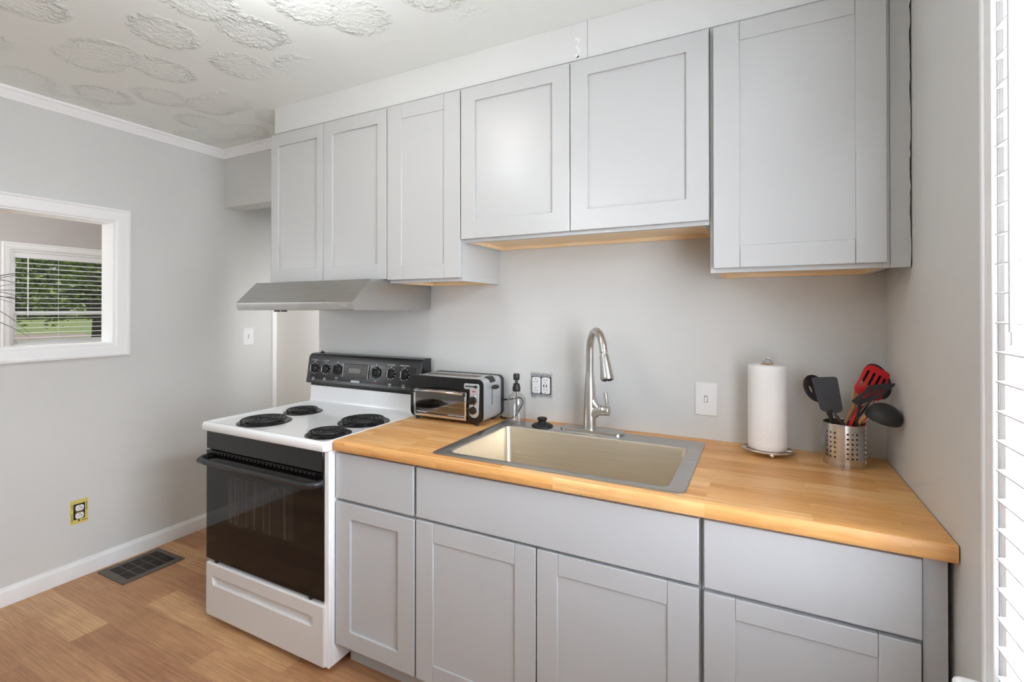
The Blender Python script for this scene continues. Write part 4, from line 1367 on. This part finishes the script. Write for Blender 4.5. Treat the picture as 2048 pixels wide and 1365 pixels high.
for ox, kind in ((-.0225, 0), (.0225, 1)):
    b = MB(); b.loops([[m4 @ Vector((ox + p[0], p[1], d_)) for p in rrect(-.0195 + i, .0195 - i, -.035 + i, .035 - i, .006, 3)] for i, d_ in ((0, .003), (0, .008), (.002, .0095))])
    rec = b.build('receptacle', M['outlet'], r, angle=25)
    b = MB()
    for zz in ((.016, -.023) if kind == 0 else (.025, -.018)):
        b.box(ox - .0075, ox - .0055, zz - .0035, zz + .0035, .0094, .0098, m4); b.box(ox + .0045, ox + .0065, zz - .004, zz + .004, .0094, .0098, m4)
        gz = zz + .0115 if kind == 0 else zz - .0115
        b.lathe([(.0022, .0094), (.0022, .0098)], m4 @ Vector((ox - .001, gz, 0)), 10, Mx=m4.to_3x3())
    if kind:
        for xx in (-.0075, .0045): b.box(ox + xx - .0022, ox + xx + .0022, -.007, .006, .0094, .0098, m4)
    b.build('slots', M['slot'], rec)
    for s_ in (-1, 1):
        b = MB()
        b.box(ox - .0125, ox + .0125, s_ * .0375 - .003 * (s_ < 0), s_ * .0375 + .003 * (s_ > 0) + .0001, .003, .0042, m4)
        b.box(ox - .006, ox + .006, s_ * .040 - .006, s_ * .040 + .006, .003, .0042, m4)
        for xx in (-.012, .012): b.tube([m4 @ Vector((ox + xx + .0045 * math.cos(t_), s_ * .045 + .0035 * math.sin(t_), .0035)) for t_ in [2 * math.pi * i / 12 for i in range(12)]], .0011, 5, True)
        b.build('mounting_ear', M['silver'], rec)
b = MB()
for i in range(16):
    x_, z_ = rnd.uniform(-.05, .05), rnd.choice([-1, 1]) * rnd.uniform(.0495, .056)
    b.box(x_ - rnd.uniform(.0008, .0025), x_ + rnd.uniform(.0008, .0025), z_ - .0012, z_ + .0012, .0014, .0020, m4)
b.build('crack', M['slot'], r)

# yellow outlet on the left wall
P0 = Vector((WL, -.750, .332))
r = thing('electrical_outlet', P0, 'uncovered white outlet with yellow edge low on the left wall', 'outlet')
m4 = Matrix(((0, 0, 1, P0.x), (1, 0, 0, P0.y), (0, 1, 0, P0.z), (0, 0, 0, 1)))
b = MB(); b.box(-.036, .036, -.060, .060, .0002, .0015, m4); b.build('yellow_edge', M['yellow'], r)
b = MB(); b.box(-.0235, .0235, -.038, .040, .0015, .0022, m4)
b.box(-.030, -.028, -.045, -.005, .0014, .0019, m4); b.box(-.030, -.028, .02, .04, .0014, .0019, m4); b.box(.028, .030, -.002, .044, .0014, .0019, m4); b.box(.012, .034, -.049, -.046, .0014, .0019, m4); b.box(-.004, .002, -.05, -.04, .0014, .0019, m4)
b.build('wall_box', M['slot'], r)
b = MB(); b.box(-.0155, .0155, -.031, .031, .0022, .005, m4); b.build('strap', M['brass'], r)
for zz in (.0195, -.0195):
    b = MB(); b.loops([[m4 @ Vector((p[0], p[1] + zz, d_)) for p in rrect(-.0172, .0172, -.0145, .0145, .0105, 5)] for d_ in (.004, .0085)])
    f_ = b.build('receptacle', M['outlet'], r, bevel=.001)
    b = MB(); b.box(-.0075, -.0055, zz - .004, zz + .003, .0084, .0090, m4); b.box(.0055, .0075, zz - .004, zz + .004, .0084, .0090, m4); b.box(.003, .0095, zz - .001, zz + .001, .0084, .0090, m4)
    b.lathe([(.0026, .0084), (.0026, .009)], m4 @ Vector((0, zz + .009, 0)), 10, Mx=m4.to_3x3()); b.build('slots', M['slot'], f_)

# ================================================================ FLOOR VENT
r = thing('floor_vent', (-3.287, -.545, 0), 'dark metal floor register beside the left baseboard', 'floor vent')
vx0, vx1, vy0, vy1 = -3.415, -3.160, -.690, -.402
gx0, gx1, gy0, gy1 = -3.378, -3.192, -.655, -.430
b = MB()
o4 = [(vx0, vy0), (vx1, vy0), (vx1, vy1), (vx0, vy1)]; i4 = [(gx0, gy0), (gx1, gy0), (gx1, gy1), (gx0, gy1)]
P2 = lambda q, z: [(p[0], p[1], z) for p in q]
b.loops([P2(o4, .0003), P2(o4, .004), P2(i4, .0055), P2(i4, .001)], False, False)
b.build('frame', M['vent_frame'], r)
b = MB(); b.box(gx0, gx1, gy0, gy1, .0004, .0012); b.build('duct_shadow', M['dark'], r)
for i in range(24):
    x_ = gx0 + (i + .5) * (gx1 - gx0) / 24
    b = MB(); b.box(x_ - .0018, x_ + .0018, gy0, gy1, .0013, .0048); b.build('fin', M['vent'], r)
for i in range(1, 5):
    y_ = gy0 + i * (gy1 - gy0) / 5
    b = MB(); b.box(gx0, gx1, y_ - .002, y_ + .002, .0012, .0054); b.build('cross_bar', M['vent_frame'], r)
b = MB(); b.box((gx0 + gx1) / 2 - .0015, (gx0 + gx1) / 2 + .0015, gy0, gy1, .0012, .0053); b.build('cross_bar', M['vent_frame'], r)

# ================================================================ CEILING LIGHT
def ceiling_light(lx, ly, label, power):
    r = thing('ceiling_light', (lx, ly, 2.29), label, 'ceiling light')
    b = MB(); b.lathe([(.13, CH - .0005), (.135, CH - .012), (.125, CH - .022), (.0001, CH - .022)], (lx, ly, 0), 36, cap1=False); b.build('base_plate', M['white'], r)
    b = MB(); b.lathe([(.12, CH - .0225), (.125, CH - .030), (.115, CH - .055), (.085, CH - .075), (.045, CH - .086), (.0001, CH - .089)], (lx, ly, 0), 36, cap1=False); b.build('glass_shade', M['lamp_glass'], r)
    l = bpy.data.lights.new('bulb', 'POINT')
    l.energy, l.shadow_soft_size, l.color = power, .10, (.90, .95, .99)
    o = bpy.data.objects.new('bulb', l); COL.objects.link(o); o.location = (lx, ly, CH - .24)
ceiling_light(-1.60, -1.09, 'round flush ceiling light over the middle of the kitchen', 5)
ceiling_light(-4.75, -.35, 'added unseen round fill light in the room beyond the opening', 10)  # fixture added out of view to brighten the far room's wall and trim
ceiling_light(-1.75, -2.65, 'added unseen round fill light behind the camera', 18)  # added fixture, fills the kitchen with light from out of view

# ================================================================ PLANT (far room)
pxp, pyp = -4.62, -1.03
r = thing('potted_plant', (pxp, pyp, 0), 'spiky dark-leaved plant in the far room, leaf tips over the window', 'potted plant')
b = MB(); b.lathe([(.0001, 0), (.11, 0), (.15, .28), (.16, .28), (.16, .31), (.14, .31), (.135, .27), (.0001, .27)], (pxp, pyp, 0), 28, cap0=False, cap1=False); b.build('pot', M['pot'], r)
b = MB(); b.lathe([(.0001, .268), (.134, .2705), (.0001, .275)], (pxp, pyp, 0), 24, cap0=False, cap1=False); b.build('soil', M['soil'], r)
b = MB(); b.tube([(pxp, pyp, .27), (pxp + .01, pyp + .01, .8), (pxp, pyp, 1.36)], [.018, .015, .013], 10); b.build('stem', M['bark'], r)
rnd = random.Random(21)
def blade(end, lift, w=.0075):
    p0 = Vector((pxp, pyp, 1.33 + rnd.uniform(-.03, .05)))
    e = Vector(end)
    mid = (p0 + e) / 2 + Vector((0, 0, lift))
    L1, L2, L3 = [], [], []
    n = 14
    for i in range(n + 1):
        t_ = i / n
        p = p0 * (1 - t_) ** 2 + mid * 2 * t_ * (1 - t_) + e * t_ ** 2
        d_ = ((mid - p0) * (1 - t_) + (e - mid) * t_).normalized()
        sd = d_.cross(Vector((0, 0, 1))).normalized()
        ww = w * (1 - t_ ** 2.2) + .0006
        L1.append(p + sd * ww); L2.append(p - Vector((0, 0, ww * .5))); L3.append(p - sd * ww)
    b = MB(); b.loops([L1, L2, L3], False, False, closed=False)
    return b.build('leaf', M['leaf_dark'], r, solid=.0012, angle=80)
for e, l in (((-4.60, -.50, 1.590), .16), ((-4.60, -.487, 1.345), .20), ((-4.62, -.455, 1.375), .16), ((-4.58, -.575, 1.205), .26), ((-4.64, -.63, 1.40), .14),
             ((-4.60, -.60, 1.53), .05), ((-4.60, -.545, 1.475), .10), ((-4.66, -.56, 1.505), .22)):
    blade(e, l)
for i in range(16):
    a = rnd.uniform(math.radians(130), math.radians(410))
    L_ = rnd.uniform(.42, .6)
    blade((pxp + L_ * math.cos(a), pyp + L_ * math.sin(a), 1.33 + rnd.uniform(-.15, .3)), rnd.uniform(.1, .25))

# ================================================================ OUTDOORS
b = MB(); b.box(-140, -6.1, -20, 90, -.6, -.4)
struct(b.build('ground', M['lawn'], base=(-30, 10, -.4)), 'green lawn outside the far window')
b = MB(); b.prism([(-38, 0), (-47, 0), (-46, 14.5), (-44.5, 15.4), (-39, 14)], 'z', -.4, -.392)
tag(b.build('driveway', M['drive']), 'pale gravel drive across the lawn outside', 'driveway')
def tree(x, y, h, tr, leafn, spread, mat, label, seed, low=1.0, size=.22):
    rn = random.Random(seed)
    r = thing('tree', (x, y, -.4), label, 'tree')
    b = MB()
    b.tube(smooth_path([(x, y, -.42), (x + .1, y, h * .25), (x - .1, y + .15, h * .55), (x, y, h * .85)]), [tr * (1 - .028 * i) for i in range(25)], 10)
    for i in range(6):
        a = rn.uniform(0, 6.28); z_ = rn.uniform(low + .3, h * .7)
        b.tube(smooth_path([(x, y, z_ - .3), (x + spread * .35 * math.cos(a), y + spread * .35 * math.sin(a), z_ + .2), (x + spread * .8 * math.cos(a), y + spread * .8 * math.sin(a), z_ + .15)], 4), [tr * .35, tr * .33, tr * .3, tr * .27, tr * .24, tr * .2, tr * .16, tr * .12, tr * .08], 7)
    b.build('trunk', M['bark'], r)
    b = MB()
    clumps = []
    for i in range(26):
        a = rn.uniform(0, 6.28); rr = spread * math.sqrt(rn.random()) ; zz = rn.uniform(low, h)
        clumps.append((x + rr * math.cos(a), y + rr * math.sin(a), zz, rn.uniform(.4, .95)))
    for i in range(leafn):
        c = rn.choice(clumps)
        v_ = Vector((rn.gauss(0, 1), rn.gauss(0, 1), rn.gauss(0, .7))).normalized() * c[3] * rn.uniform(.3, 1)
        p = Vector(c[:3]) + v_
        m_ = Matrix.Rotation(rn.uniform(0, 6.28), 3, 'Z') @ Matrix.Rotation(rn.uniform(-1.1, 1.1), 3, 'X')
        s_ = size * rn.uniform(.5, 1.2)
        q_ = [b.v(p + m_ @ Vector(k)) for k in ((-s_ * .5, 0, 0), (0, -s_ * .3, s_ * .05), (s_ * .5, 0, 0), (0, s_ * .3, s_ * .05))]
        b.face(q_)
    b.build('foliage', M[mat], r, smooth=False)
tree(-13.8, 3.75, 4.4, .17, 13000, 1.5, 'leaves_a', 'broad tree with a thick trunk at the right of the far window view', 1, 1.45, .12)
tree(-18.4, 2.9, 5.0, .16, 13000, 1.9, 'leaves_a', 'leafy tree at the left of the far window view', 2, 1.5, .14)
tree(-23.5, 7.6, 6.0, .22, 13000, 2.6, 'leaves_b', 'dark tree further back across the lawn', 3, 1.3, .20)
tree(-31.5, 7.2, 6.5, .26, 13000, 3.0, 'leaves_b', 'dark tree at the left just before the drive', 4, 1.2, .26)
tree(-33.0, 14.6, 7.0, .26, 13000, 3.2, 'leaves_b', 'dark tree furthest right before the drive', 5, 1.2, .26)
def hedge(x, y0, y1, h, label, seed):
    rn = random.Random(seed)
    b = MB()
    for i in range(7000):
        p = Vector((x + rn.uniform(-.8, .8), rn.uniform(y0, y1), -.4 + h * rn.random() ** .8))
        m_ = Matrix.Rotation(rn.uniform(0, 6.28), 3, 'Z') @ Matrix.Rotation(rn.uniform(-1.2, 1.2), 3, 'X')
        s_ = rn.uniform(.7, 1.6)
        b.face([b.v(p + m_ @ Vector(k)) for k in ((-s_ * .5, 0, 0), (0, -s_ * .3, .02), (s_ * .5, 0, 0), (0, s_ * .3, .02))])
    b.box(x - .55, x + .55, y0, y1, -.42, -.4 + h * .93)
    tag(b.build('hedge', M['leaves_b'], smooth=False), label, 'hedge')
hedge(-115, 20, 62, 9, 'long dark hedge closing the lawn behind the trees', 8)
